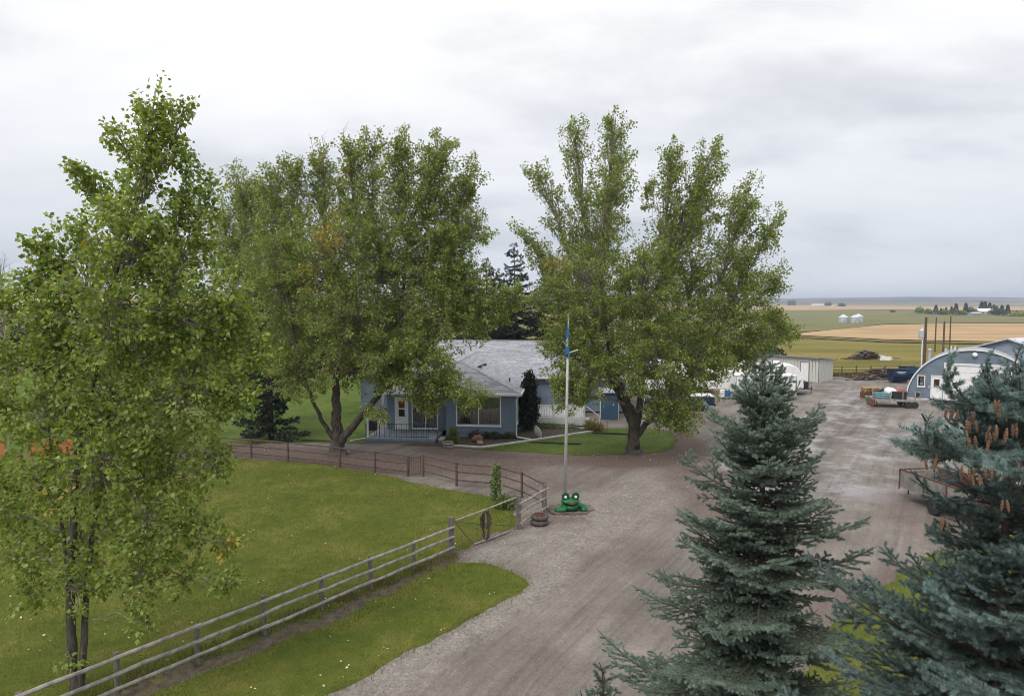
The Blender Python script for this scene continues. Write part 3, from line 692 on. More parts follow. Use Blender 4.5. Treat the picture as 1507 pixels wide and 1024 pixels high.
    setp(link('crown', np_mesh('crown', V, F), leafm or MT['leaf'], root), kind='stuff')
    P = np.concatenate(YP)
    if len(P) > 5:
        V, F = leaf_quads(P, leaf * rng.uniform(0.65, 1.2, len(P)), np.concatenate(YD), np.concatenate(YO))
        setp(link('yellow_leaves', np_mesh('yellow_leaves', V, F), MT['leaf_yellow'], root), label='yellow leaves', kind='stuff')
    return root
BK = (MT['bark'], MT['barkpale'])
def flat(u, v):
    p = G(u, v); return (p[0], p[1], 0.0)
# the poplar between the gravel and the yard, right of the flagpole
poplar('poplar_tree', 'tall many-stemmed poplar growing from the small lawn between flagpole and yard', flat(933, 667), G(933, 667)[1],
  [([(933, 667, 0), (933, 640, 0), (931, 612, 0), (915, 575, 0.2), (898, 525, 0.4), (885, 440, 0.6), (890, 330, 0.8), (898, 240, .8)], 0.40, 0.04),
   ([(934, 640, 0), (940, 605, -.1), (945, 560, -.3), (955, 470, -.6), (985, 370, -.8), (1020, 280, -.8)], 0.26, 0.035),
   ([(935, 645, 0), (955, 620, -.3), (985, 596, -.8), (1030, 540, -1.2), (1080, 460, -1.2), (1105, 380, -1)], 0.19, 0.03),
   ([(929, 622, 0), (905, 570, .8), (870, 500, 1.8), (845, 400, 2.2)], 0.2, 0.04)],
  [(884, 400, 906, 172, 46, 15, 0.8, 120, 0), (868, 400, 845, 185, 42, 13, 1.4, 100, 3), (840, 380, 790, 245, 28, 13, 1.2, 48, 3), (825, 420, 762, 335, 26, 13, .6, 40, 3), (885, 330, 918, 240, 30, 22, -1.0, 40, 0),
   (985, 400, 1050, 216, 44, 14, -.8, 115, 1), (975, 390, 990, 220, 34, 12, -1.2, 75, 1), (1015, 340, 1062, 280, 32, 22, .8, 48, 1), (955, 300, 950, 270, 14, 10, 0, 10, 1),
   (1060, 420, 1104, 270, 44, 15, -1, 95, 2), (1085, 430, 1142, 320, 34, 14, -.4, 55, 2), (1095, 460, 1148, 405, 34, 16, -1, 44, 2),
   (830, 470, 812, 400, 56, 34, 1.0, 95, 3), (880, 480, 860, 390, 66, 52, -1.5, 150, 0), (950, 480, 945, 385, 72, 46, -2.0, 150, 1), (1010, 470, 1020, 380, 66, 50, 1.0, 130, 1), (1060, 490, 1080, 430, 52, 40, -1.2, 90, 2),
   (1100, 500, 1165, 492, 30, 14, -.4, 50, 2), (1120, 470, 1155, 470, 22, 12, .4, 22, 2),
   (850, 530, 830, 500, 50, 34, -1.0, 75, 0), (905, 540, 900, 480, 58, 50, 2.2, 95, 0), (960, 545, 970, 490, 56, 48, -2.4, 90, 1), (1020, 550, 1045, 510, 50, 36, -1.5, 80, 2), (1075, 535, 1100, 515, 30, 20, .2, 35, 2),
   (845, 590, 835, 560, 24, 34, -1.6, 42, 0), (870, 560, 865, 540, 40, 34, -2.2, 45, 0), (985, 600, 1000, 560, 34, 42, -1.8, 60, 2), (994, 624, 1003, 600, 18, 28, -2.0, 30, 2), (965, 610, 960, 590, 14, 20, -2.2, 12, 2), (930, 560, 935, 540, 30, 34, -2.6, 30, 1)],
  0.120, 62, BK, 'poplars round the house', 0.215, yellow=((818, 388, 14, 0.6), (805, 470, 12, 0.4)), dens=1.16)
# the poplar in front of the house
poplar('poplar_tree', 'broad poplar with yellow patches growing in front of the porch', flat(497, 669), G(497, 669)[1],
  [([(497, 669, 0), (496, 640, 0), (494, 610, 0), (494, 560, 0.2), (490, 480, 0.3), (480, 380, 0.5), (478, 280, 0.5)], 0.42, 0.04),
   ([(499, 652, 0), (516, 632, -.3), (545, 596, -.8), (575, 553, -1.2), (590, 470, -1.2), (600, 360, -1), (625, 260, -1)], 0.26, 0.035),
   ([(496, 650, 0), (482, 632, -.2), (470, 610, -.4), (450, 560, -.6), (430, 480, -.5), (405, 380, 0), (398, 300, 0)], 0.16, 0.03),
   ([(550, 578, -.9), (600, 560, -1.6), (650, 560, -2.0), (690, 575, -2.2)], 0.10, 0.03)],
  [(480, 350, 474, 225, 38, 14, .5, 75, 0), (520, 340, 516, 205, 34, 12, 0, 75, 0), (548, 340, 549, 203, 30, 10, 1, 62, 1), (590, 330, 585, 205, 38, 15, -.8, 85, 1), (628, 320, 650, 208, 44, 22, -1, 110, 1), (665, 340, 694, 248, 36, 16, -.5, 68, 1), (650, 380, 705, 330, 36, 20, -1, 60, 1),
   (440, 350, 424, 238, 38, 13, 0, 72, 2), (405, 370, 398, 255, 40, 14, 0.4, 75, 2),
   (420, 430, 415, 360, 66, 52, -.8, 140, 2), (490, 420, 490, 350, 72, 58, -1.8, 165, 0), (560, 410, 570, 340, 70, 58, -.5, 160, 1), (630, 410, 640, 350, 62, 50, -1, 130, 1), (665, 430, 690, 400, 44, 30, -1, 75, 1),
   (440, 510, 430, 450, 62, 58, 0.6, 120, 2), (510, 500, 505, 440, 64, 60, -2.2, 130, 0), (580, 490, 585, 430, 62, 56, 1.2, 120, 1), (640, 490, 650, 440, 52, 46, -1.5, 100, 1), (690, 470, 715, 440, 40, 26, -1.2, 60, 1), (730, 455, 765, 435, 24, 14, -1.4, 34, 1),
   (440, 560, 430, 530, 40, 44, -1.0, 62, 2), (525, 545, 520, 520, 34, 40, 1.6, 50, 0), (575, 540, 580, 510, 44, 44, -2.2, 68, 1), (610, 570, 620, 540, 30, 36, -2.4, 46, 3), (600, 520, 622, 500, 36, 32, -2.2, 52, 1), (640, 545, 645, 525, 22, 24, -2.5, 24, 3), (570, 560, 575, 545, 24, 26, -2.3, 26, 1), (655, 575, 665, 560, 18, 26, -2.6, 30, 3), (685, 592, 695, 578, 12, 18, -2.7, 20, 3), (560, 612, 556, 600, 9, 11, -2.4, 7, 3), (632, 592, 630, 570, 18, 22, -2.2, 22, 3)],
  0.120, 62, BK, 'poplars round the house', 0.215, yellow=((508, 358, 18, 0.55), (480, 415, 24, 0.28), (515, 320, 10, 0.4), (505, 258, 10, 0.35), (471, 240, 8, 0.5), (360, 430, 20, 0.2)), dens=1.25,
  bare=([[(470, 270, .3), (463, 230, .3), (455, 196, .3)], 0.03], [[(474, 250, .3), (476, 215, .3), (473, 200, .3)], 0.025], [[(507, 230, 0), (506, 205, 0), (505, 188, 0)], 0.02], [[(470, 420, -2.6), (452, 380, -2.7), (440, 352, -2.8)], 0.07]))
# the poplar behind it, left
pb = G(402, 655)
poplar('poplar_tree', 'poplar with feathery grey tips rising behind the left edge of the broad poplar', (pb[0] - 1.0, 44.0, 0), 44.0,
  [([(395, 640, 0), (392, 560, 0), (385, 450, 0), (375, 350, 0), (368, 290, 0)], 0.34, 0.04), ([(392, 560, 0), (410, 480, .5), (425, 400, .5)], .2, .04)],
  [(360, 360, 350, 258, 40, 14, 0, 80, 0), (385, 360, 378, 262, 36, 12, 1, 60, 0), (335, 400, 330, 300, 36, 20, 0, 60, 0), (370, 430, 365, 370, 60, 46, 0, 110, 0), (350, 500, 350, 440, 56, 50, 0, 100, 0), (400, 470, 400, 410, 50, 50, 1, 90, 1), (370, 560, 370, 510, 46, 46, 0, 70, 0), (330, 560, 325, 500, 40, 40, 1, 50, 0)],
  0.125, 56, BK, 'poplars round the house', 0.24, dens=1.3)
# the near poplar by the front fence
poplar('poplar_tree', 'near poplar rising through the front fence, tallest tree in the photo', flat(110, 1016), G(110, 1016)[1],
  [([(112, 1016, 0), (106, 960, 0), (104, 880, 0), (108, 760, 0), (114, 680, 0), (128, 600, 0), (150, 500, 0), (172, 400, 0), (195, 320, 0), (212, 240, 0), (226, 160, 0)], 0.115, 0.014),
   ([(116, 1000, 0), (124, 940, .1), (128, 860, .3), (140, 760, .6), (165, 660, .8), (200, 560, .8), (240, 450, .8), (280, 340, .6)], 0.085, 0.014),
   ([(106, 900, 0), (95, 800, .2), (80, 700, .4), (66, 560, .3), (60, 440, 0)], 0.05, 0.012)],
  [(214, 290, 228, 135, 44, 15, 0, 85, 0), (196, 250, 172, 190, 26, 9, .2, 16, 0), (250, 240, 270, 145, 22, 8, 0, 22, 0), (160, 330, 120, 245, 36, 12, .2, 42, 0), (262, 330, 278, 225, 28, 10, .3, 26, 1), (290, 340, 312, 268, 36, 12, .4, 36, 1), (95, 430, 58, 358, 34, 14, 0, 40, 2),
   (195, 380, 205, 310, 80, 56, -.3, 110, 0), (130, 430, 120, 340, 62, 44, .4, 75, 0), (255, 420, 268, 340, 74, 54, .2, 95, 1), (70, 480, 65, 440, 44, 36, 0, 50, 2),
   (175, 500, 180, 430, 96, 84, -.4, 135, 0), (265, 500, 270, 440, 84, 76, -.2, 120, 1), (335, 500, 345, 440, 44, 34, .2, 55, 1), (90, 550, 85, 490, 66, 58, .3, 85, 2), (365, 530, 372, 510, 28, 20, 0, 24, 1), (20, 470, 10, 430, 26, 16, .3, 18, 2), (8, 540, 0, 500, 40, 30, .4, 34, 2), (-10, 600, -20, 560, 40, 34, .2, 30, 2), (20, 760, 0, 740, 40, 40, .3, 26, 2), (40, 440, 35, 395, 26, 14, .2, 20, 2),
   (165, 610, 165, 550, 96, 90, .3, 130, 0), (270, 600, 275, 550, 84, 80, -.3, 110, 1), (340, 590, 350, 560, 40, 36, -.2, 42, 1), (70, 640, 65, 590, 60, 56, -.2, 60, 2), (10, 620, 0, 600, 30, 24, 0, 18, 2),
   (150, 710, 150, 660, 92, 92, -.4, 105, 0), (250, 700, 255, 650, 76, 74, .4, 80, 1), (310, 690, 318, 670, 34, 34, -.2, 24, 1), (60, 720, 55, 690, 58, 50, .2, 50, 2), (-10, 700, -30, 690, 40, 30, 0, 22, 2),
   (120, 800, 120, 750, 84, 84, .5, 66, 0), (215, 790, 215, 740, 74, 70, -.5, 62, 1), (290, 780, 300, 760, 40, 40, 0, 28, 1), (35, 820, 30, 790, 44, 44, 0, 30, 2), (325, 800, 335, 798, 22, 16, -.2, 12, 1),
   (110, 870, 110, 845, 52, 56, -.3, 30, 0), (200, 860, 205, 835, 50, 50, -.6, 30, 1), (335, 858, 325, 850, 24, 22, -.5, 14, 1), (270, 850, 270, 840, 34, 30, -.4, 16, 1), (215, 920, 212, 900, 16, 24, -.8, 8, 1), (98, 975, 100, 960, 10, 14, -.5, 4, 0), (45, 880, 40, 870, 30, 28, 0, 12, 2)],
  0.104, 24, (MT['bark'], MT['barkpale']), 'poplars round the house', 0.130, yellow=((157, 350, 16, 0.5), (58, 722, 12, 0.4), (125, 715, 14, 0.35), (350, 800, 22, 0.3)), twig_r=0.0055, leafm=MT['leaf_near'], dens=0.96, fat=1.0, rootflare=1.3)
# ------------------------------------------------------------------ spruces
def bough_mesh(name, L, nn, nl, nw, mats, lat_gap=0.075, sub=True, droop=-0.10, seed=1, shoot=0.10, upturn=0.18):
    g = np.random.default_rng(seed); acc = Acc(); shoots = []
    s = np.linspace(0, 1, 9); ax = np.stack([s * L, 0.03 * L * np.sin(s * 5 + g.random() * 6), L * (droop * np.sin(s * math.pi * 0.9) + upturn * s ** 2.2)], -1)
    V, F = tube_np(ax, np.linspace(0.006 + 0.010 * L, 0.003, 9), 5); acc.add(V, F, 1)
    def at(q): return np.array([np.interp(q, s, ax[:, k]) for k in range(3)])
    def dirat(q): e = 0.02; return unit(at(min(1, q + e)) - at(max(0, q - e)))
    for k in range(int(L * 0.75 / shoot)): shoots.append((at(0.25 + 0.75 * k * shoot / (0.75 * L)), dirat(0.25 + .75 * k * shoot / (.75 * L)), shoot))
    n = int(L * 0.88 / lat_gap)
    for k in range(n):
        q = 0.12 + 0.86 * (k + g.random() * 0.5) / n
        for side in (-1, 1):
            if g.random() < 0.08: continue
            l = ((1 - q) * 0.55 * L + 0.06) * g.uniform(0.6, 1.15); p = at(q); d = dirat(q); yv = np.array([0, side, 0.0])
            a = R(g.uniform(42, 68)); dv = unit(d * math.cos(a) + yv * math.sin(a) + np.array([0, 0, g.uniform(-0.28, 0.10)]))
            m = max(1, int(round(l / shoot)))
            pts = [p]
            for j in range(m):
                dv = unit(dv + np.array([0.10, 0, 0.05]) + g.normal(0, 0.05, 3)); shoots.append((pts[-1], dv, l / m)); pts.append(pts[-1] + dv * l / m)
                if sub and j >= 0 and l > 0.16 and j < m:
                    for s2 in (-1, 1):
                        if g.random() < 0.8:
                            l2 = min(shoot * 1.1, (l - j * l / m) * 0.6) * g.uniform(0.7, 1.2); sd = unit(np.cross(dv, [0, 0, 1.0])) * s2
                            shoots.append((pts[-1], unit(dv * 0.7 + sd * 0.7 + np.array([0, 0, g.uniform(-.15, .25)])), max(0.04, l2)))
            if len(pts) > 2:
                V, F = tube_np(np.array(pts), np.linspace(0.004, 0.002, len(pts)), 3); acc.add(V, F, 1)
    P0 = np.array([a for a, b, c in shoots]); DD = np.array([b for a, b, c in shoots]); LL = np.array([c for a, b, c in shoots])
    m = len(P0); t = g.random((m, nn)); ang = g.uniform(0, 2 * np.pi, (m, nn))
    ref = np.where(np.abs(DD[:, 2:3]) < 0.9, np.array([[0, 0, 1.0]]), np.array([[1.0, 0, 0]]))
    A = unit(np.cross(DD, ref)); B = np.cross(A, DD)
    rad = A[:, None] * np.cos(ang)[..., None] + B[:, None] * np.sin(ang)[..., None]
    base = P0[:, None] + DD[:, None] * (t * LL[:, None])[..., None]
    nd = unit(rad * 0.88 + DD[:, None] * 0.48 + np.array([0, 0, 0.12])); ln = nl * g.uniform(0.75, 1.2, (m, nn))
    wv = unit(np.cross(nd, rad + 0.3 * g.normal(0, 1, (m, nn, 3)))) * (nw / 2)
    V = np.stack([base - wv, base + wv, base + nd * ln[..., None]], 2).reshape(-1, 3)
    tone = np.repeat(np.clip(g.normal(0.5, 0.30, m), 0, 1), nn * 3); nstem = acc.n
    acc.add(V, np.arange(len(V)).reshape(-1, 3), 0)
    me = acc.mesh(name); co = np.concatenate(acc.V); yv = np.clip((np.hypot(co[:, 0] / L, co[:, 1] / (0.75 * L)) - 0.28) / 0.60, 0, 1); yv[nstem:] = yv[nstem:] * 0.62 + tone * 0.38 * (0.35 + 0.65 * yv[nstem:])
    at_ = me.attributes.new('young', 'FLOAT', 'POINT'); at_.data.foreach_set('value', yv.astype(np.float32))  # needle age plus painted shade: darker inside the bough, lighter at its tips
    for q in mats: me.materials.append(q)
    return me
def bough_set(mats, lens, nn, nl, nw, var=2, **kw):
    return [(L, [bough_mesh('bough', L, nn, nl, nw, mats, seed=int(L * 100) * 10 + k, **kw) for k in range(var)]) for L in lens]
def cone_mesh():
    mb = MB(); pr = []
    for k in range(9):
        h = -0.005 - 0.10 * k / 8; r = 0.0135 * math.sin(math.pi * min(1, (k + 0.9) / 9.2)) ** 0.55
        pr += [(r * 1.0, h), (r * 0.80, h - 0.0062)]
    mb.lathe(pr, 7); return mb.mesh('cone')
CONE = None
def spruce(name, label, base, top, env, sets, whorl, per, tilt, mats, group=None, cones=None, trunk_r=0.11, zmin=0.4, leader=0.35, seed=3, tier=None):
    """env(h): radius at h metres below the tip."""
    g = random.Random(seed); root = E(name, label, 'tree', base, 0, group); H = top
    t = MB(); t.tube([(0, 0, -0.05), (0.01, 0.01, H * 0.5), (0, 0, H - 0.3), (0, 0, H)], [trunk_r, trunk_r * 0.6, 0.018, 0.005], 9)
    t.build('trunk', mats, root, smooth=True)
    lens = [s[0] for s in sets]; z = H - 0.04; hs = []; k = 0; az = g.random() * 6
    while z > zmin:
        h = H - z; k += 1; big = tier is None or h < 0.45 or k % tier == 0; n = per(h) if tier is None or h < 0.45 else (7 if big else 4)
        for i in range(n):
            az += 2.399963 + g.uniform(-.35, .35)
            r = env(h, az) * (g.uniform(0.82, 1.2) if big and g.random() < 0.85 else g.uniform(0.34, 0.68))
            if h > 0.5 and g.random() < 0.15: r *= 0.65
            pit = tilt(h) + R(g.uniform(-7, 7)); l = r / max(0.35, math.cos(pit)); l = min(l, (h + 0.10) / max(0.2, math.sin(max(0.0, pit)))) if pit > 0 else l
            j = min(range(len(lens)), key=lambda q: abs(math.log(lens[q] / max(l, .02))))
            me = g.choice(sets[j][1]); sc = l / lens[j]
            o = link('bough', me, None, root, (0, 0, z + g.uniform(-.05, .05)), (R(g.uniform(-14, 14)), -pit, az), sc)
        z -= whorl(h)
    # the leading shoot
    o = link('bough', g.choice(sets[0][1]), None, root, (0, 0, H - 0.10), (0, -R(86), g.random() * 6), leader / lens[0])
    if cones:
        global CONE
        if CONE is None: CONE = cone_mesh(); CONE.materials.append(MT['cone'])
        for (x, y, z_) in cones:
            link('cone', CONE, None, root, (x, y, z_), (R(g.uniform(-14, 14)), R(g.uniform(-14, 14)), g.random() * 6), g.uniform(0.7, 1.0))
    return root
def lerp_env(tab):
    hs_, rs_ = [a for a, b in tab], [b for a, b in tab]
    return lambda h: float(np.interp(h, hs_, rs_))
ORDER_OK = True
mid_sets = bough_set((MT['needle_mid'], MT['barkspruce']), [0.22, 0.45, 0.8, 1.2, 1.7], 120, 0.027, 0.0054, 3, lat_gap=0.084, shoot=0.105)
e1 = lerp_env([(0, 0.10), (0.25, 0.22), (0.5, 0.46), (0.95, 0.80), (1.4, 0.98), (2.1, 1.22), (2.75, 1.52), (3.9, 1.85), (5, 2.1), (7, 2.4)])
def tilt1(h): return R(float(np.interp(h, [0, 0.4, 1.0, 2.0, 3.5, 6], [62, 46, 26, 8, -6, -16])))
bp = PX(1126, 545, 9.0)
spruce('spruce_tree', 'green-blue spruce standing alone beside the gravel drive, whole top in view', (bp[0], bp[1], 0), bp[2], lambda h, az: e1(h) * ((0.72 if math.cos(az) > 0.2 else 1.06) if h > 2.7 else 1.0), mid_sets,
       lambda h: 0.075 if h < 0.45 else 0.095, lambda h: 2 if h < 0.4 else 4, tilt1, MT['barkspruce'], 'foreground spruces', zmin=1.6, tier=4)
blue_sets = bough_set((MT['needle_blue'], MT['barkspruce']), [0.22, 0.45, 0.8, 1.2, 1.6], 130, 0.028, 0.0046, 3, lat_gap=0.086, shoot=0.105)
e2 = lerp_env([(0, 0.10), (0.12, 0.36), (0.25, 0.56), (0.5, 0.62), (0.62, 0.60), (0.68, 0.44), (0.92, 0.46), (1.05, 0.72), (1.25, 0.66), (1.5, 0.62), (1.74, 0.90), (1.96, 1.22), (2.4, 1.48), (3.3, 1.7), (6, 2.1)])
bp2 = PX(1490, 570, 5.6)
cg = random.Random(5); cones = []
for (u, v, dd, k, sp) in ((1402, 598, -.55, 5, 9), (1432, 612, -.7, 9, 14), (1462, 592, -.75, 6, 12), (1470, 628, -.8, 8, 14), (1500, 622, -.6, 6, 10), (1372, 668, -.7, 5, 12), (1440, 640, -.85, 10, 18), (1425, 690, -.9, 8, 14), (1452, 690, -.95, 7, 12), (1500, 676, -.8, 5, 10), (1395, 755, -1.1, 4, 10), (1470, 735, -1.1, 4, 12), (1540, 640, -.6, 6, 14)):
    for q in range(max(2, int(k * .65))):
        pc = PX(u + cg.uniform(-sp, sp), v + cg.uniform(-7, 7), 5.6 + dd + cg.uniform(-.12, .12)); cones.append((pc[0] - bp2[0], pc[1] - bp2[1], pc[2]))
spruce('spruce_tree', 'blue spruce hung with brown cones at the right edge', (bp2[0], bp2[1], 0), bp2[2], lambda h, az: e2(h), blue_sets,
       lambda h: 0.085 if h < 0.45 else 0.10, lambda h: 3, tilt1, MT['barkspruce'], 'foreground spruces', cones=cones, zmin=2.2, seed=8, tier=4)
bt_ = [o for o in COL.objects if o.name.startswith('spruce_tree') and o.get('label', '').startswith('blue spruce')][0]
for (u, v0, v1, dd) in ((1404, 588, 512, -.5), (1459, 572, 512, -.35), (1501, 560, 503, .1), (1384, 668, 610, -.7), (1368, 660, 606, -.8)):
    a, b = PX(u, v0, 5.6 + dd), PX(u - 3, v1, 5.6 + dd); L_ = np.linalg.norm(b - a)
    link('bough', blue_sets[1][1][0], None, bt_, (a[0] - bp2[0], a[1] - bp2[1], a[2]), (0, -R(83), rnd.uniform(2.4, 3.6)), L_ / 0.45)
    c = np.array([0, 0, a[2] - 0.10]); e_ = np.array([a[0] - bp2[0], a[1] - bp2[1], a[2] + 0.02]); dv = e_ - c; L2 = np.linalg.norm(dv)
    if L2 > 0.2: link('bough', blue_sets[2][1][1], None, bt_, c, (0, -math.asin(dv[2] / L2), math.atan2(dv[1], dv[0])), L2 * 1.06 / 0.8)
bp3 = PX(884, 1004, 7.6)
spruce('spruce_tree', 'young spruce with only its tip showing at the bottom edge', (bp3[0], bp3[1], 0), bp3[2], lambda h, az: e1(h) * 0.7, mid_sets, lambda h: 0.13, lambda h: 2, tilt1, MT['barkspruce'], 'foreground spruces', zmin=0.3, trunk_r=0.06, seed=5)
# dark spruces behind the house
dk_sets = bough_set((MT['needle_dark'], MT['barkspruce']), [0.7, 1.6, 2.8, 4.0], 12, 0.16, 0.07, 2, lat_gap=0.24, shoot=0.34)
e3 = lerp_env([(0, 0.2), (1, 0.8), (3, 1.7), (6, 2.6), (10, 3.5), (16, 4.2)])
for (u, v, d, lab, sd) in [(757, 366, 68, 'tallest dark spruce between the two big poplars, behind the house', 21), (716, 388, 70, 'dark spruce behind the house, second from the broad poplar', 22), (735, 402, 74, 'short dark spruce filling the gap behind the house roof', 23),
                       (690, 410, 72, 'dark spruce half hidden by the edge of the broad poplar', 24), (800, 400, 73, 'dark spruce behind the roof and the flag', 25), (836, 420, 76, 'dark spruce behind the house, hidden by the many-stemmed poplar', 26)]:
    b = PX(u, v, d)
    spruce('spruce_tree', lab, (b[0], b[1], 0), b[2], lambda h, az: e3(h), dk_sets, lambda h: 0.42, lambda h: 3, tilt1, MT['barkspruce'], 'dark spruces behind the house', trunk_r=0.22, leader=0.7, seed=sd, zmin=0.8)
b = PX(395, 470, 41.5)
spruce('spruce_tree', 'dark spruce with drooping boughs left of the porch, behind the fence', (b[0], b[1], 0), b[2], lambda h, az: e3(h) * 0.85, dk_sets, lambda h: 0.40, lambda h: 3, tilt1, MT['barkspruce'], None, trunk_r=0.2, leader=0.7, seed=31, zmin=0.6)

# ------------------------------------------------------------------ bushes: leaf-sized faces through an uneven volume
def bush(name, label, loc, blobs, n, leaf, m, cat='bush', group=None, stems=True, updir=0.0):
    root = E(name, label, cat, loc, 0, group); P = []; O = []
    tot = sum(b[3] * b[4] * b[5] for b in blobs)
    for (x, y, z, a, b_, c) in blobs:
        k = int(n * a * b_ * c / tot); q = unit(rng.normal(0, 1, (k, 3))); r = rng.random(k) ** 0.42
        lump = 1 + 0.22 * np.sin(q[:, 0] * 7 + x) * np.sin(q[:, 1] * 6 + 1) + 0.18 * np.sin(q[:, 2] * 9 + y)
        P.append(q * (r * lump)[:, None] * np.array([a, b_, c]) + np.array([x, y, z])); O.append(q)
    P, O = np.concatenate(P), np.concatenate(O); k = P[:, 2] > 0.02; P, O = P[k], O[k]
    D = unit(O * 0.6 + rng.normal(0, 0.6, P.shape) + np.array([0, 0, updir])); Nn = unit(O * 0.6 + rng.normal(0, 0.7, P.shape) + np.array([0, 0, 0.4]))
    V, F = leaf_quads(P, leaf * rng.uniform(0.6, 1.3, len(P)), D, Nn)
    setp(link('foliage', np_mesh('foliage', V, F), m, root), kind='stuff')
    if stems:
        mb = MB()
        for (x, y, z, a, b_, c) in blobs:
            mb.tube([(x * 0.3, y * 0.3, -0.03), (x * 0.8, y * 0.8, z * 0.6), (x, y, z + c * 0.6)], [0.05 * max(c, .4), 0.035 * max(c, .4), 0.01], 6)
        mb.build('stem', MT['bark'], root)
    return root
h0 = G(1075, 548)
for i, (u, d, w, hgt, lab) in enumerate([(1085, 84, 3.4, 3.6, 'dark bushy tree left of the white shed'), (1040, 86, 3.6, 4.6, 'dark bushy tree behind the parked trailers'), (985, 88, 4.0, 5.4, 'dark bushy tree hidden behind the many-stemmed poplar'), (1118, 92, 2.4, 2.6, 'low dark bush touching the white shed roof')]):
    p = PX(u, 560, d); bush('bushy_tree', lab, (p[0], d, 0), [(0, 0, hgt * 0.5, w, w * 0.8, hgt * 0.52), (w * 0.7, 0.4, hgt * 0.4, w * 0.7, w * 0.6, hgt * 0.4), (-w * 0.7, 0, hgt * 0.42, w * 0.8, w * 0.6, hgt * 0.42)], 5200, 0.42, MT['leaf_dark'], 'tree', 'windbreak behind the yard')
for i, (u, d, w, hgt, lab) in enumerate([(-60, 84, 5.0, 6.2, 'dark windbreak tree at the left edge of the photo'), (20, 86, 4.6, 5.8, 'dark windbreak tree seen left of the near poplar'), (95, 82, 4.8, 6.8, 'dark windbreak tree behind the near poplar trunk'), (190, 84, 5.0, 7.4, 'dark windbreak tree behind the near poplar crown'), (285, 80, 5.0, 7.6, 'dark windbreak tree between the near and the broad poplar'), (360, 78, 4.6, 7.2, 'dark windbreak tree behind the broad poplar'), (470, 80, 5, 7.6, 'dark windbreak tree behind the broad poplar trunk'), (570, 82, 5, 7.4, 'dark windbreak tree behind the left end of the house')]):
    p = PX(u, 560, d); bush('bushy_tree', lab, (p[0], d, 0), [(0, 0, hgt * 0.48, w, w * 0.7, hgt * 0.5), (w * 0.6, 0.4, hgt * 0.42, w * 0.7, w * 0.6, hgt * 0.42), (-w * 0.6, 0, hgt * 0.36, w * 0.8, w * 0.6, hgt * 0.36)], 5200, 0.45, MT['leaf_dark'], 'tree', 'windbreak on the left')
p = G(776, 632.5)
bush('cedar_shrub', 'dark columnar cedar beside the picture window wall', (p[0] + 0.05, p[1], 0), [(0, 0, 0.8, 0.66, 0.66, 0.85), (0, 0, 1.7, 0.68, 0.66, 1.1), (0.05, 0, 2.8, 0.5, 0.5, 0.95), (0.1, 0, 3.35, 0.34, 0.34, 0.55)], 9000, 0.13, MT['cedar'], 'shrub', stems=False, updir=0.9)
p = G(666, 654); bush('garden_shrub', 'rounded green shrub at the foot of the picture window wall', (p[0], p[1], 0), [(0, 0, .4, .38, .35, .5), (0.1, 0, .75, .24, .24, .35)], 1500, 0.09, MT['leaf_weed'], 'shrub')
p = G(871, 634); bush('garden_shrub', 'low yellow-green shrub at the end of the pale edging', (p[0], p[1], 0), [(0, 0, .3, .6, .5, .4), (0.5, 0, .22, .35, .35, .3)], 1500, 0.09, leafmat('yellow_shrub', (0.11, 0.10, 0.02), (0.22, 0.18, 0.04)), 'shrub')
p = G(722, 645); bush('ground_plants', 'low dark plants in the flower bed under the picture window', (p[0], p[1], 0), [(0, 0, .16, .8, .4, .22), (1.2, 0.1, .16, .5, .4, .22), (-1.0, .2, .2, .4, .3, .28)], 1600, 0.09, MT['leaf_dark'], 'plants', stems=False)
p = G(812, 630); bush('ground_plants', 'low green plants in the bed beside the white ramp', (p[0], p[1], 0), [(0, 0, .12, 1.0, .5, .2), (-1.2, .2, .14, .6, .4, .22), (1.4, 0, .12, .5, .4, .2)], 1500, 0.08, MT['leaf_weed'], 'plants', stems=False)
p = G(729, 748); bush('climbing_shrub', 'tall thin green sapling beside the gate inside the fence', (p[0], p[1], 0), [(0, 0, .9, .20, .2, .8), (0.05, 0, 1.5, .15, .15, .45), (0.5, -0.1, .3, .55, .3, .28)], 1700, 0.09, MT['leaf_weed'], 'shrub')

# ------------------------------------------------------------------ building helpers
def lap_wall(name, parent, x0, x1, z0, top, y, mats, holes=(), step=0.15, flip=1, xf=None, proud=0.03):
    """horizontal lap siding, one tilted board per course; top may be a function of x-range -> clipped interval (z -> (xa, xb))."""
    mb = MB(); z = z0; zt = top if not callable(top) else None
    zmax = zt if zt is not None else max(top.zmax, z0)
    while z < zmax - 0.01:
        z2 = min(z + step, zmax); zm = (z + z2) / 2
        iv = [(x0, x1)] if zt is not None else [top(zm)]
        iv = [q for q in iv if q and q[1] > q[0]]
        for (a, b, c, d) in holes:
            if c < zm < d:
                nv = []
                for (p, q) in iv:
                    if b <= p or a >= q: nv.append((p, q)); continue
                    if a > p: nv.append((p, a))
                    if b < q: nv.append((b, q))
                iv = nv
        for (p, q) in iv:
            pts = [(p, y - proud, z), (q, y - proud, z), (q, y - 0.003, z2), (p, y - 0.003, z2), (p, y, z), (q, y, z)]
            if xf: pts = [xf(t) for t in pts]
            mb.add(pts, [(0, 1, 2, 3), (4, 5, 1, 0)])
        z = z2
    return link(name, mb.mesh(name), mats, parent)
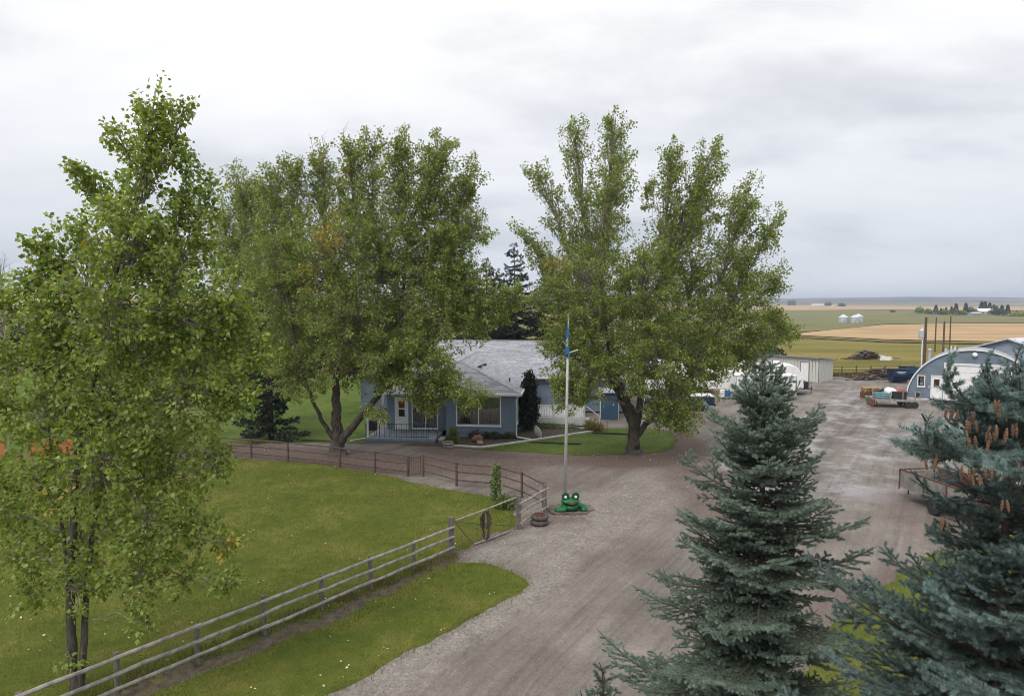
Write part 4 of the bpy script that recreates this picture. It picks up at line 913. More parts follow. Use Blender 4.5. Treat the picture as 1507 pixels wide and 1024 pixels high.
def window(parent, x0, x1, z0, z1, y, frame=0.07, mull=(), blinds=0, name='window', horiz=(), depth=0.10, xf=None, room=0.5):
    """a built window: frame, glass panes, dark room and hanging blind strips behind"""
    X = (lambda t: t) if xf is None else xf
    def tf(mb):
        mb.v = [X(t) for t in mb.v]; return mb
    f = MB()
    f.span((x0 - frame, y - 0.045, z0 - frame), (x1 + frame, y + depth, z0)); f.span((x0 - frame, y - 0.045, z1), (x1 + frame, y + depth, z1 + frame))
    f.span((x0 - frame, y - 0.045, z0), (x0, y + depth, z1)); f.span((x1, y - 0.045, z0), (x1 + frame, y + depth, z1))
    for q in mull: f.span((q - 0.03, y - 0.035, z0), (q + 0.03, y + depth, z1))
    for q in horiz: f.span((x0, y - 0.033, q - 0.025), (x1, y + depth - 0.004, q + 0.025))
    w = tf(f).build(name, MT['trim'], parent)
    s = MB(); s.span((x0 - frame - 0.03, y - 0.08, z0 - frame - 0.035), (x1 + frame + 0.03, y + 0.002, z0 - frame - 0.003)); tf(s).build('sill', MT['trim'], w)
    edges = [x0] + list(mull) + [x1]; ez = [z0] + list(horiz) + [z1]
    for a, b in zip(edges[:-1], edges[1:]):
        for c, d in zip(ez[:-1], ez[1:]):
            p = MB(); p.box(((a + b) / 2, y + 0.035, (c + d) / 2), (b - a - 0.01, 0.008, d - c - 0.01)); tf(p).build('pane', MT['glass'], w)
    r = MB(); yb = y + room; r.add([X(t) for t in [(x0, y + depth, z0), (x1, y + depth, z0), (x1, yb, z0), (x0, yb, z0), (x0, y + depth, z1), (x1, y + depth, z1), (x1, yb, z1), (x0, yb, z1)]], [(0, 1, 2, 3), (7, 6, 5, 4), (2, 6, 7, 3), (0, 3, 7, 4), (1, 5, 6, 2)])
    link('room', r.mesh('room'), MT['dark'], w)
    if blinds:
        b = MB(); n = int((x1 - x0) / blinds)
        for i in range(n):
            xx = x0 + (i + 0.5) * (x1 - x0) / n
            if rnd.random() < 0.93: b.box((xx, y + depth + 0.10, (z0 + z1) / 2), (0.070, 0.006, z1 - z0 - 0.04), rz=R(rnd.uniform(46, 64)))
        setp(tf(b).build('blind', MT['blind'], w), kind='stuff')
    return w
def shingles(name, parent, e0, e1, r0, r1, m, course=0.15, thick=0.016, tab=0.9):
    """courses of shingles laid from the eave e0-e1 up to the ridge r0-r1, each course in tabs"""
    e0, e1, r0, r1 = map(np.array, (e0, e1, r0, r1)); n = max(2, int(np.linalg.norm((r0 + r1) / 2 - (e0 + e1) / 2) / course)); mb = MB()
    nn = unit(np.cross(e1 - e0, (r0 + r1) / 2 - e0)); nn = nn if nn[2] > 0 else -nn
    for k in range(n):
        a, b = k / n, min(1.0, (k + 1.35) / n)
        A0, A1 = e0 + (r0 - e0) * a, e1 + (r1 - e1) * a; B0, B1 = e0 + (r0 - e0) * b, e1 + (r1 - e1) * b
        L = np.linalg.norm(A1 - A0); nt_ = max(1, int(L / tab)); off = rnd.random() * 0.5 / nt_
        cuts = [0] + [min(1, max(0, (i + rnd.uniform(-.25, .25)) / nt_ + off)) for i in range(1, nt_)] + [1]
        for c, d in zip(cuts[:-1], cuts[1:]):
            if d - c < 1e-3: continue
            lift = thick * rnd.uniform(0.8, 1.3)
            P0, P1, Q1, Q0 = A0 + (A1 - A0) * c, A0 + (A1 - A0) * d, B0 + (B1 - B0) * d, B0 + (B1 - B0) * c
            mb.add([P0 + nn * lift, P1 + nn * lift, Q1 + nn * 0.003, Q0 + nn * 0.003, P0 - nn * 0.01, P1 - nn * 0.01], [(0, 1, 2, 3), (4, 5, 1, 0)])
    me = bpy.data.meshes.new(name); me.from_pydata([tuple(map(float, p)) for p in mb.v], [], mb.f)
    return setp(link(name, me, m, parent), kind='stuff')

# ------------------------------------------------------------------ the house
hb = G(757.5, 645)
HO = np.array([0.18, 41.8, 0.0])
house = E('house', 'low blue-sided house with grey hip roof, porch and picture window', 'house', HO, R(-5))
SD = MT['siding']
FZ = 0.28                                    # floor level
EZ = 2.72                                    # wall top
def side_xf(x): return lambda t: (x - t[1], t[0], t[2])       # a wall that faces +x: t=(along, depth, z)
# front wing: bump-out with the picture window, porch wall with door and glazed slider
PWX0, PWX1, PWZ0, PWZ1 = -3.62, -0.93, 0.80, 2.52
bump = [(PWX0, PWX1, PWZ0, PWZ1)]
lap_wall('siding', house, -4.25, 0.0, 0.12, EZ, 0.0, SD, bump)
lap_wall('siding', house, -8.30, -4.25, FZ, EZ, 0.75, SD, [(-7.78, -6.92, FZ, 2.36), (-6.62, -5.05, 0.42, 2.40)])
lap_wall('siding', house, 0.0, 0.75, 0.12, EZ, 0.0, SD, xf=lambda t: (-4.25 - 0.0 - t[1] * -1 - 0.0, t[0], t[2]))
lap_wall('siding', house, 0.0, 10.2, 0.12, EZ, 0.0, SD, [(1.1, 2.1, 0.75, 2.45)], xf=side_xf(0.0))
mb = MB(); mb.span((-8.3, 0.80, 0.1), (-8.26, 10.2, EZ)); mb.span((-8.3, 10.0, 0.1), (0, 10.05, EZ)); mb.build('back_wall', SD, house)
mb = MB(); mb.span((-4.24, 0.03, -0.05), (-0.02, 0.12, 0.14)); mb.span((-0.12, 0.03, -0.05), (-0.03, 10.2, 0.14)); mb.build('foundation', MT['concrete'], house)
for (x, y) in ((0.0, 0.0), (-4.25, 0.0)):
    mb = MB(); mb.span((x - 0.07, y - 0.035, 0.10), (x + 0.035, y + 0.07, EZ)); mb.build('corner_trim', SD, house)
window(house, PWX0, PWX1, PWZ0, PWZ1, 0.0, 0.075, mull=((PWX0 + PWX1) / 2,), blinds=0.085)
window(house, 1.1, 2.1, 0.75, 2.45, 0.0, 0.075, horiz=(1.5,), xf=side_xf(0.0))
window(house, -6.62, -5.05, 0.42, 2.40, 0.75, 0.065, mull=(-5.78,), blinds=0.10, name='patio_window')
# front door with two panes
d = MB(); X0, X1, Z0, Z1 = -7.70, -7.00, FZ + 0.02, 2.30
for (a, b, c, e) in ((X0, X0 + .15, Z0, Z1), (X1 - .15, X1, Z0, Z1), (X0 + .15, X1 - .15, Z0, 1.12), (X0 + .15, X1 - .15, 2.12, Z1), (X0 + .15, X1 - .15, 1.58, 1.66)): d.span((a, 0.74, c), (b, 0.80, e))
door = d.build('door', MT['trim'], house)
for (c, e, m) in ((1.12, 1.58, MT['autoglass']), (1.66, 2.12, mat('amber_glass', (0.16, 0.055, 0.028), rough=0.2))):
    p = MB(); p.span((X0 + .15, 0.765, c), (X1 - .15, 0.775, e)); p.build('pane', m, door)
h = MB(); h.box((X1 - 0.08, 0.70, 1.18), (0.03, 0.06, 0.14)); h.build('handle', MT['steel'], door)
f = MB()
for (a, b, c, e) in ((-7.79, -7.70, FZ, 2.38), (-7.00, -6.91, FZ, 2.38), (-7.70, -7.00, 2.30, 2.38)): f.span((a, 0.72, c), (b, 0.82, e))
f.build('door_frame', MT['trim'], house)
# porch floor, steps, posts, railing
mb = MB(); mb.span((-8.9, -2.15, FZ - 0.13), (-4.6, 0.74, FZ)); mb.build('porch_floor', mat('blue_grey_deck_paint', (0.22, 0.25, 0.29), (0.17, 0.20, 0.235), 0.7, 3), house)
mb = MB(); mb.span((-8.86, -2.11, -0.03), (-4.64, 0.7, FZ - 0.132)); mb.build('porch_skirt', mat('grey_blue_skirt', (0.15, 0.175, 0.20), rough=0.8), house)
mb = MB(); mb.span((-4.598, -1.6, -0.03), (-4.25, -0.5, 0.13)); mb.build('porch_step', MT['concrete'], house)
for x in (-8.75, -8.2):
    mb = MB(); mb.span((x - .05, -2.05 if x < -8.5 else -0.62, FZ), (x + .05, -1.95 if x < -8.5 else -0.52, 2.72 if x > -8.5 else 1.4)); mb.build('porch_post', MT['trim'], house)
rl = MB(); 
for z in (FZ + 0.10, FZ + 0.86): rl.tube([(-8.0, -2.06, z), (-5.0, -2.06, z)], 0.018, 6)
rl.tube([(-5.0, -2.06, FZ + .86), (-4.55, -1.7, 0.62)], 0.018, 6); rl.tube([(-4.55, -1.7, 0.62), (-4.55, -1.7, -.02)], 0.018, 6)
rail = rl.build('porch_railing', MT['black'], house)
bal = None
for i in range(21):
    x = -8.0 + 0.15 * i; k = i % 7 == 0
    b = MB(); b.tube([(0, 0, FZ - 0.0), (0, 0, FZ + 0.86)], 0.02 if k else 0.010, 6); o = b.build('baluster', MT['black'], rail, (x, -2.06, 0))
# roof of the front wing (hip) and the main roof (gable)
SH = MT['shingle']; ov = 0.36; ez = EZ + 0.05
x0, x1, yf, yb = -8.3 - ov, 0.0 + ov, -ov, 14.2
hw = (x1 - x0) / 2; xc = (x0 + x1) / 2; rz_ = ez + hw * 0.36; yap = yf + hw
shingles('roof', house, (x0, yf, ez), (x1, yf, ez), (xc, yap, rz_), (xc, yap, rz_), SH)
shingles('roof', house, (x1, yf, ez), (x1, yb, ez), (xc, yap, rz_), (xc, yb, rz_), SH)
shingles('roof', house, (x0, yb, ez), (x0, yf, ez), (xc, yb, rz_), (xc, yap, rz_), SH)
deckm = mat('roof_boards', (0.30, 0.29, 0.27), rough=0.9)
mb = MB(); dz = 0.06
mb.add([(x0, yf, ez - dz), (x1, yf, ez - dz), (x1, yb, ez - dz), (x0, yb, ez - dz)], [(0, 1, 2, 3)]); mb.build('soffit', MT['trim'], house)
for a, b in (((xc, yap, rz_), (x1, yf, ez)), ((xc, yap, rz_), (x0, yf, ez)), ((xc, yap, rz_), (xc, 13.0, rz_))):
    A, B = Vector(a), Vector(b); n = int((B - A).length / 0.24); mb = MB()
    for i in range(n):
        p = A.lerp(B, i / n); q = A.lerp(B, (i + 1.15) / n); mb.tube([(p.x, p.y, p.z + .005), (q.x, q.y, q.z + .018)], 0.055, 5)
    setp(mb.build('ridge_cap', SH, house), kind='stuff')
for a, b in (((x0, yf), (x1, yf)), ((x1, yf), (x1, 9.7)), ((x0, yf), (x0, 9.7))):
    mb = MB(); dx, dy = b[0] - a[0], b[1] - a[1]; L = math.hypot(dx, dy); sgn = -1 if a[0] == x0 and b[0] == x0 else 1
    cx, cy = (a[0] + b[0]) / 2, (a[1] + b[1]) / 2
    if dy == 0: mb.box((cx, cy - 0.045, ez - 0.03), (L + 0.18, 0.09, 0.12))
    else: mb.box((cx + 0.05 * sgn, cy + 0.004, ez - 0.031), (0.085, L, 0.115))
    mb.build('gutter', MT['trim'], house)
mb = MB(); mb.tube([(0.30, -0.30, ez - 0.06), (0.10, -0.08, ez - 0.35), (0.10, -0.08, 0.25), (0.16, -0.25, 0.12), (1.1, -0.62, 0.06)], 0.045, 8); mb.build('downspout', MT['trim'], house)
def on_right(y, s):         # point on the right roof face, s from eave to ridge
    return np.array([x1 + (xc - x1) * s, y, ez + (rz_ - ez) * s])
for (y, s) in ((6.3, 0.68), (4.6, 0.70), (3.3, 0.22)):
    p = on_right(y, s); mb = MB(); mb.box((p[0], p[1], p[2] + 0.09), (0.30, 0.32, 0.16), ry=-math.atan(0.36)) if s > 0.5 else mb.tube([(p[0], p[1], p[2]), (p[0], p[1], p[2] + 0.28)], 0.05, 8)
    mb.build('roof_vent', mat('vent_black', (0.05, 0.05, 0.055), rough=0.6), house)
# main block behind
mx0, mx1, my0, my1 = -13.0, 7.6, 10.1, 18.3; mz = 2.66; me_ = mz + 0.06
lap_wall('siding', house, 0.02, mx1, 0.12, mz, my0, SD, [(2.6, 3.9, 1.15, 2.3)])
lap_wall('siding', house, mx0, -8.31, 0.12, mz, my0, SD)
rgz = me_ + (my1 - my0) / 2 * 0.56 + 0.2; yc = (my0 + my1) / 2
def gable(z):
    t = (z - mz) / (rgz - mz); hwid = (my1 - my0) / 2 * (1 - max(0, t)); return (yc - hwid, yc + hwid)
gable.zmax = rgz - 0.08
lap_wall('siding', house, 0, 0, 0.12, gable, 0.0, SD, xf=side_xf(mx1))
mb = MB(); mb.span((mx0, my1 - 0.05, 0.1), (mx1 - 0.03, my1, mz)); mb.span((mx0 + .01, my0 + 0.05, 0.1), (mx0 + 0.05, my1 - 0.06, mz)); mb.build('back_wall', SD, house)
o2 = 0.40; ey = my0 - o2; ezm = me_ - 0.0
shingles('roof', house, (mx0 - .35, ey, ezm), (mx1 + .35, ey, ezm), (mx0 - .35, yc, rgz), (mx1 + .35, yc, rgz), SH, tab=1.1)
shingles('roof', house, (mx1 + .35, my1 + o2, ezm), (mx0 - .35, my1 + o2, ezm), (mx1 + .35, yc, rgz), (mx0 - .35, yc, rgz), SH, tab=3)
mb = MB(); mb.tube([(mx0 - .35, yc, rgz + .01), (mx1 + .35, yc, rgz + .01)], 0.06, 6); mb.build('ridge_cap', SH, house)
mb = MB(); mb.span((0.5, ey - 0.09, ezm - 0.10), (mx1 + .4, ey + 0.0, ezm + 0.02)); mb.build('gutter', MT['trim'], house)
mb = MB(); mb.span((0.40, ey + 0.01, ezm - 0.11), (mx1 + .33, my0 - 0.02, ezm - 0.08)); mb.build('soffit', MT['trim'], house)
for s in (-1, 1):
    mb = MB(); yy = ey if s < 0 else my1 + o2
    mb.add([(mx1 + .36, yy, ezm - .12), (mx1 + .40, yy, ezm - .12), (mx1 + .40, yy, ezm + .03), (mx1 + .36, yy, ezm + .03), (mx1 + .36, yc, rgz - .14), (mx1 + .40, yc, rgz - .14), (mx1 + .40, yc, rgz + .02), (mx1 + .36, yc, rgz + .02)],
           [(0, 1, 2, 3), (4, 7, 6, 5), (0, 4, 5, 1), (1, 5, 6, 2), (2, 6, 7, 3), (3, 7, 4, 0)]); mb.build('barge_board', MT['trim'], house)
window(house, 2.6, 3.9, 1.15, 2.3, my0, 0.07, mull=(3.25,), blinds=0)
# white ramp deck with lattice skirt
dk = MB(); dk.span((1.15, 4.3, 0.52), (4.35, 10.0, 0.60)); dk.build('deck_floor', mat('grey_deck', (0.42, 0.42, 0.41), (0.36, 0.36, 0.35), 0.8, 4), house)
sk = MB(); sk.add([(1.15, 4.24, 0.22), (4.42, 4.24, 0.06), (4.42, 4.24, 0.60), (1.15, 4.24, 0.60), (1.15, 4.285, 0.22), (4.42, 4.285, 0.06), (4.42, 4.285, 0.60), (1.15, 4.285, 0.60)], [(0, 1, 2, 3), (7, 6, 5, 4), (0, 4, 5, 1), (2, 6, 7, 3), (1, 5, 6, 2), (0, 3, 7, 4)])
sk.span((4.38, 4.30, 0.05), (4.42, 9.9, 0.56)); sk.build('deck_skirt', MT['white'], house)
dr = MB(); dr.span((1.15, 4.24, 1.40), (4.42, 4.31, 1.47)); dr.span((1.15, 4.25, 0.66), (4.42, 4.30, 0.71)); dr.span((4.36, 4.312, 1.402), (4.42, 9.8, 1.472))
drl = dr.build('deck_railing', MT['white'], house)
for i in range(29):
    b = MB(); b.span((-0.018, 0, 0.71), (0.018, 0.03, 1.40)); b.build('baluster', MT['white'], drl, (1.25 + i * 0.108, 4.26, 0))
for x, h in ((2.3, 1.55), (3.55, 1.55), (4.38, 1.72)):
    b = MB(); b.span((x - .055, 4.20, 0.1), (x + .055, 4.235, h)); b.build('deck_post', MT['white'], house)
b = MB(); b.add([(4.43, 4.25, 1.5), (5.4, 4.25, 0.75), (5.4, 4.31, 0.75), (4.43, 4.31, 1.5), (4.43, 4.25, 1.42), (5.4, 4.25, .67), (5.4, 4.31, .67), (4.43, 4.31, 1.42)], [(0, 1, 2, 3), (7, 6, 5, 4), (0, 4, 5, 1), (2, 6, 7, 3), (1, 5, 6, 2), (0, 3, 7, 4)])
b.span((5.35, 4.25, 0), (5.41, 4.31, .74)); b.build('stair_rail', MT['white'], house)
for k in range(3):
    b = MB(); b.span((4.44 + .3 * k, 4.35, 0), (4.73 + .3 * k, 5.6, 0.42 - 0.14 * k)); b.build('deck_step', MT['concrete'], house)

# things round the house
def kerb_line(name, label, pts, w=0.16, h=0.13, m=None):
    root = E(name, label, 'garden edging', G(*pts[0])); o = np.array(G(*pts[0])); P = [G(*p) - o for p in pts]
    for a, b in zip(P[:-1], P[1:]):
        L = np.linalg.norm(b - a); n = max(1, int(round(L / 2.4))); an = math.atan2(b[1] - a[1], b[0] - a[0])
        for i in range(n):
            c = a + (b - a) * (i + .5) / n; mb = MB(); mb.box((0, 0, h / 2 - .02), (L / n - 0.012, w, h + rnd.uniform(-.012, .012)))
            mb.build('timber', m or MT['kerb'], root, (c[0], c[1], 0), (0, 0, an), bevel=0.012)
    return root
kerb_line('garden_edging', 'pale timber edging bent round the flower bed before the house', [(664, 656.5), (707.6, 659.3), (778, 649.5), (872, 635.3)])
kerb_line('garden_edging', 'pale timber edging from the ramp to the yellow-green shrub', [(812, 625), (840, 629), (872, 632)], 0.14, 0.10)
kerb_line('garden_edging', 'short pale timber on the grass left of the porch', [(516, 649.5), (540, 646)], 0.14, 0.12)
def boulder(name, label, u, v, d, m, seed, tilt=0.0):
    p = G(u, v); mb = MB(); mb.ball((0, 0, d[2] * 0.42), d, 10, 7); g = random.Random(seed)
    mb.v = [(x * (1 + g.uniform(-.16, .16)), y * (1 + g.uniform(-.16, .16)), z * (1 + g.uniform(-.13, .13))) for x, y, z in mb.v]
    o = mb.build(name, m, None, p, (0, tilt, g.random() * 0.6)); return setp(o, label, 'rock')
boulder('boulder', 'upright pale slab of rock standing in the bed near the ramp', 795, 643.5, (0.42, 0.32, 0.85), mat('pale_rock', (0.44, 0.43, 0.40), (0.30, 0.29, 0.27), 0.9, 4, bump=0.5), 3, R(-24))
boulder('boulder', 'large rust-brown rock in the bed under the picture window', 703, 650.5, (0.75, 0.5, 0.50), mat('rust_rock', (0.24, 0.115, 0.07), (0.16, 0.085, 0.055), 0.9, 4, bump=0.5), 5)
boulder('boulder', 'small buff rock before the rust-brown rock', 706, 654, (0.44, 0.32, 0.26), mat('buff_rock', (0.36, 0.29, 0.21), (0.25, 0.20, 0.15), 0.9, 5, bump=0.5), 6)
boulder('boulder', 'small pale stone at the foot of the broad poplar', 511, 667, (0.34, 0.26, 0.2), mat('grey_rock', (0.40, 0.38, 0.35), (0.28, 0.27, 0.25), 0.9, 5, bump=0.5), 7)
p = G(659, 657.5); r_ = E('barrel_planter', 'low round half-barrel planter at the corner of the porch', 'planter', p)
mb = MB(); mb.lathe([(0.30, 0), (0.34, 0.16), (0.33, 0.30), (0.29, 0.30), (0.28, 0.24)], 16); mb.build('barrel', MT['wood_grey'], r_)
mb = MB(); mb.lathe([(0.345, 0.14), (0.352, 0.16), (0.345, 0.19)], 16, caps=False); mb.build('hoop', MT['rust'], r_)
mb = MB(); mb.lathe([(0.01, 0.25), (0.285, 0.245)], 16); mb.build('soil', soil, r_)
p = G(545, 650); r_ = E('barbecue', 'black covered barbecue standing at the left end of the porch', 'barbecue', (p[0], p[1] + 0.4, FZ), R(-5))
mb = MB(); mb.prism([(-.30, .35), (.30, .35), (.32, .75), (.24, .98), (-.24, .98), (-.32, .75)], -.24, .24); mb.build('cover', MT['black'], r_, bevel=.03)
mb = MB()
for sx_ in (-.26, .26):
    for sy in (-.2, .2): mb.tube([(sx_, sy, 0), (sx_, sy, .36)], .02, 6)
mb.build('stand', MT['black'], r_)
for (a, b, lab) in (((779, 651.5), (855, 654.5), 'black pipe lying on the small lawn from the corner of the edging'), ((872, 638), (926, 640), 'black pipe lying on the small lawn behind the many-stemmed poplar'), ((446, 648.5), (493, 650.5), 'black pipe lying on the grass left of the broad poplar trunk')):
    A, B = G(*a), G(*b); mb = MB(); mb.tube([(0, 0, .05), tuple((B - A) * .5 + np.array([0, .05, .05])), tuple(B - A + np.array([0, 0, .05]))], .052, 8)
    setp(mb.build('drain_pipe', MT['black'], None, A), lab, 'pipe')
p = G(893, 662); mb = MB(); mb.tube([(0, 0, -.05), (0.01, 0, 1.0), (0, 0, 1.75)], .014, 6)
setp(mb.build('garden_stake', mat('red_brown_stake', (0.22, 0.07, 0.04), rough=.8), None, p), 'thin red-brown stake standing in the small lawn', 'stake')
p = G(897, 617); r_ = E('blue_shed', 'small blue garden shed with pale side wall, behind the many-stemmed poplar', 'shed', p, R(-6))
lap_wall('front_wall', r_, -.62, .62, 0.03, 1.95, 0.0, mat('deep_blue_siding', (0.050, 0.105, 0.175), (0.042, 0.09, 0.155), 0.5, 2), step=.15)
mb = MB(); mb.span((.625, 0.0, 0.02), (.66, 1.5, 1.95)); mb.span((-.66, 0.0, 0.02), (-.625, 1.5, 1.95)); mb.span((-.62, 1.46, 0.02), (.62, 1.5, 1.95)); mb.build('side_wall', MT['trim'], r_)
mb = MB(); mb.box((0, .72, 2.0), (1.55, 1.75, .07), rx=R(4)); mb.build('roof', MT['shingle'], r_)
mb = MB(); mb.lathe([(.045, -.03), (.045, -.018)], 10, (.28, 0, 1.08), 'y'); mb.build('knob', MT['white'], r_)

# ------------------------------------------------------------------ flagpole, flag, tyre frog, timbers
fp = G(831.5, 729)
r_ = E('flagpole', 'white weathered wooden flagpole standing behind the green tyre frog', 'flagpole', fp)
topz = PX(836.5, 468, fp[1])
polem = mat('flaking_white_paint', (0.47, 0.47, 0.445), (0.38, 0.38, 0.36), 0.75, 5, stretch=(6, 6, 0.8), bump=.3, dirt=((0.10, 0.09, 0.08), 9.0, 0.60))
dxp = topz[0] - fp[0]
mb = MB(); mb.tube([(0, 0, -.1), (dxp * .5, 0, topz[2] * .5), (dxp * .86, 0, topz[2] * .83)], [.078, .062, .046], 10); mb.build('pole', polem, r_, smooth=True)
mb = MB(); mb.tube([(dxp * .855, 0, topz[2] * .82), (dxp, 0, topz[2])], [.036, .026], 8); mb.build('pole_top', MT['wood_grey'], r_, smooth=True)
mb = MB(); mb.ball((dxp, 0, topz[2] + .03), (.09, .09, .08), 8, 6); mb.build('finial', MT['wood_grey'], r_)
zb = PX(834, 517, fp[1])[2]; mb = MB(); mb.tube([(dxp * .82, 0, zb - .08), (dxp * .82 + .22, -.02, zb + .0), (dxp * .82 + .45, -.02, zb + .07)], .022, 6); mb.build('bracket', MT['trim'], r_)
for zz in (2.2, 3.9):
    mb = MB(); mb.lathe([(.072, 0), (.073, .05)], 10, (dxp * zz / topz[2], 0, zz), caps=False); mb.build('band', MT['steel'], r_)
def flag_mat():
    m, t, b, o = newmat('blue_flag_cloth'); co = N(t, 'ShaderNodeTexCoord'); uv = co.outputs['UV']
    sp = N(t, 'ShaderNodeSeparateXYZ'); LK(t, uv, sp.inputs[0])
    # a shield-like patch in the middle of the cloth
    dx_ = mathn(t, 'MULTIPLY', mathn(t, 'SUBTRACT', sp.outputs[0], 0.5), 2.4); dy_ = mathn(t, 'MULTIPLY', mathn(t, 'SUBTRACT', sp.outputs[1], 0.5), 1.9)
    rr = mathn(t, 'SQRT', mathn(t, 'ADD', mathn(t, 'MULTIPLY', dx_, dx_), mathn(t, 'MULTIPLY', dy_, dy_)))
    k = mathn(t, 'LESS_THAN', rr, 0.30); k2 = mathn(t, 'LESS_THAN', rr, 0.18)
    c = mixc(t, k, (0.012, 0.11, 0.36), (0.50, 0.42, 0.05)); c = mixc(t, k2, c, (0.07, 0.20, 0.07))
    LK(t, c, b.inputs['Base Color']); b.inputs['Roughness'].default_value = .8; return m
fl = []; fu = []; nu, nv = 22, 14; zt = PX(835, 478, fp[1])[2]; zlow = PX(835, 524, fp[1])[2]
for j in range(nv + 1):
    for i in range(nu + 1):
        s, t_ = i / nu, j / nv; w_ = 0.05 + 0.17 * s + .03 * t_
        x = -(0.03 + 0.16 * abs(((s * 3.2) % 2) - 1) * (0.55 + .45 * t_)) + .05; y = -.05 + .10 * math.sin(s * 10.2 + t_) * (.5 + .5 * t_) - .03
        z = zt - (zt - zlow) * t_ * (1 - .12 * (1 - s)) - .38 * s * (1 - .75 * t_)
        fl.append((x, y, z)); fu.append((s, 1 - t_))
q = np.arange(nv)[:, None] * (nu + 1) + np.arange(nu)[None]; Fq = np.stack([q, q + 1, q + nu + 2, q + nu + 1], -1).reshape(-1, 4)
me = np_mesh('flag', np.array(fl), Fq, smooth=True); uvl = me.uv_layers.new(name='UVMap')
vi = np.zeros(len(me.loops), np.int32); me.loops.foreach_get('vertex_index', vi); uvl.data.foreach_set('uv', np.array(fu, np.float32)[vi].ravel())
fo = link('flag', me, flag_mat(), None, (fp[0] + dxp * .9 - .0, fp[1] - .03, 0)); md = fo.modifiers.new('cloth', 'SOLIDIFY'); md.thickness = .008
setp(fo, 'limp blue flag with a yellow emblem hanging from the flagpole', 'flag')

fg = G(839, 752.5); r_ = E('tyre_frog', 'green frog made of painted tyres sitting at the foot of the flagpole', 'yard ornament', (fg[0], fg[1], .05), R(4)); r_.scale = (.92, .92, .92)
gpaint = mat('green_tyre_paint', (0.010, 0.135, 0.036), (0.007, 0.085, 0.024), 0.5, 7, bump=.3, bscale=40, dirt=((0.02, 0.07, 0.03), 5, .62))
dkg = mat('dark_green_paint', (0.010, 0.045, 0.022), rough=.5)
mb = MB(); mb.torus(.27, .135, (0, .12, .15), 24, 10); mb.build('body', gpaint, r_, smooth=True)
for s in (-1, 1):
    mb = MB(); mb.torus(.20, .125, (0, 0, 0), 18, 10, arc=(R(200) if s < 0 else R(-70), R(430) if s < 0 else R(160))); o = mb.build('leg', gpaint, r_, (s * .42, -.10, .14), (R(10), R(12 * s), 0), smooth=True)
mb = MB(); mb.ball((0, -.02, .43), (.84, .62, .30), 20, 10); o = mb.build('head', gpaint, r_, smooth=True)
for s in (-1, 1):
    mb = MB(); mb.torus(.115, .055, (0, 0, 0), 18, 8, Matrix.Rotation(R(78), 3, 'X')); eo = mb.build('eye', dkg, r_, (s * .225, -.10, .665), smooth=True)
    mb = MB(); mb.ball((0, .01, 0), (.20, .10, .20), 14, 8); mb.build('eyelid', gpaint, eo, (0, 0, -.02), smooth=True)
    mb = MB(); mb.ball((0, -.055, -.03), (.125, .05, .125), 14, 8); mb.build('eyeball', MT['white'], eo, smooth=True)
    mb = MB(); mb.ball((-s * .01, -.078, -.04), (.035, .014, .035), 8, 6); mb.build('pupil', mat('eye_green', (0.03, 0.16, 0.06)), eo)
mb = MB(); mb.ball((.03, -.325, .40), (.30, .06, .12), 14, 8); mb.build('mouth', mat('red_mouth_paint', (0.42, 0.075, 0.06), rough=.5), r_, smooth=True)
mb = MB(); mb.ball((.03, -.34, .425), (.40, .05, .05), 12, 6); mb.build('lip', gpaint, r_, smooth=True)
r_ = E('timber_border', 'weathered timber border framing the ground under the tyre frog', 'garden border', G(838, 756))
o_ = G(838, 756); PT = [G(*q) - o_ for q in ((804, 746), (815, 757), (864, 756.5))]
for a, b in zip(PT[:-1], PT[1:]):
    L = np.linalg.norm(b - a); mb = MB(); mb.box((0, 0, .03), (L, .15, .12)); c = (a + b) / 2
    mb.build('timber', mat('old_timber', (.145, .12, .092), (.08, .066, .052), .9, 5, bump=.5), r_, (c[0], c[1], 0), (0, 0, math.atan2(b[1] - a[1], b[0] - a[0])), bevel=.015)
sheet('frog_bed', [(804, 745), (815, 756), (864, 755.5), (876, 750), (868, 743), (840, 739)], 0.03, mat('gravel_soil', (0.16, 0.138, 0.118), (0.10, 0.086, 0.072), 0.95, 6, bump=0.6), 0.02)
tp = G(794, 774); r_ = E('tyre_planter', 'stack of two old tyres with a rusty wheel rim beside the fence corner', 'planter', (tp[0], tp[1] + .2, 0))
tym = mat('dusty_tyre', (0.11, 0.085, 0.072), (0.06, 0.048, 0.042), .9, 9, bump=.5)
mb = MB(); mb.torus(.24, .11, (0, 0, .10), 22, 9, squash=.9); mb.build('tyre', tym, r_, smooth=True)
mb = MB(); mb.torus(.23, .105, (.02, .01, .29), 22, 9, squash=.9); mb.build('tyre', tym, r_, smooth=True)
mb = MB(); mb.lathe([(.10, .22), (.20, .30), (.20, .42), (.17, .42), (.16, .34), (.05, .33)], 16); mb.build('rim', MT['rust'], r_)

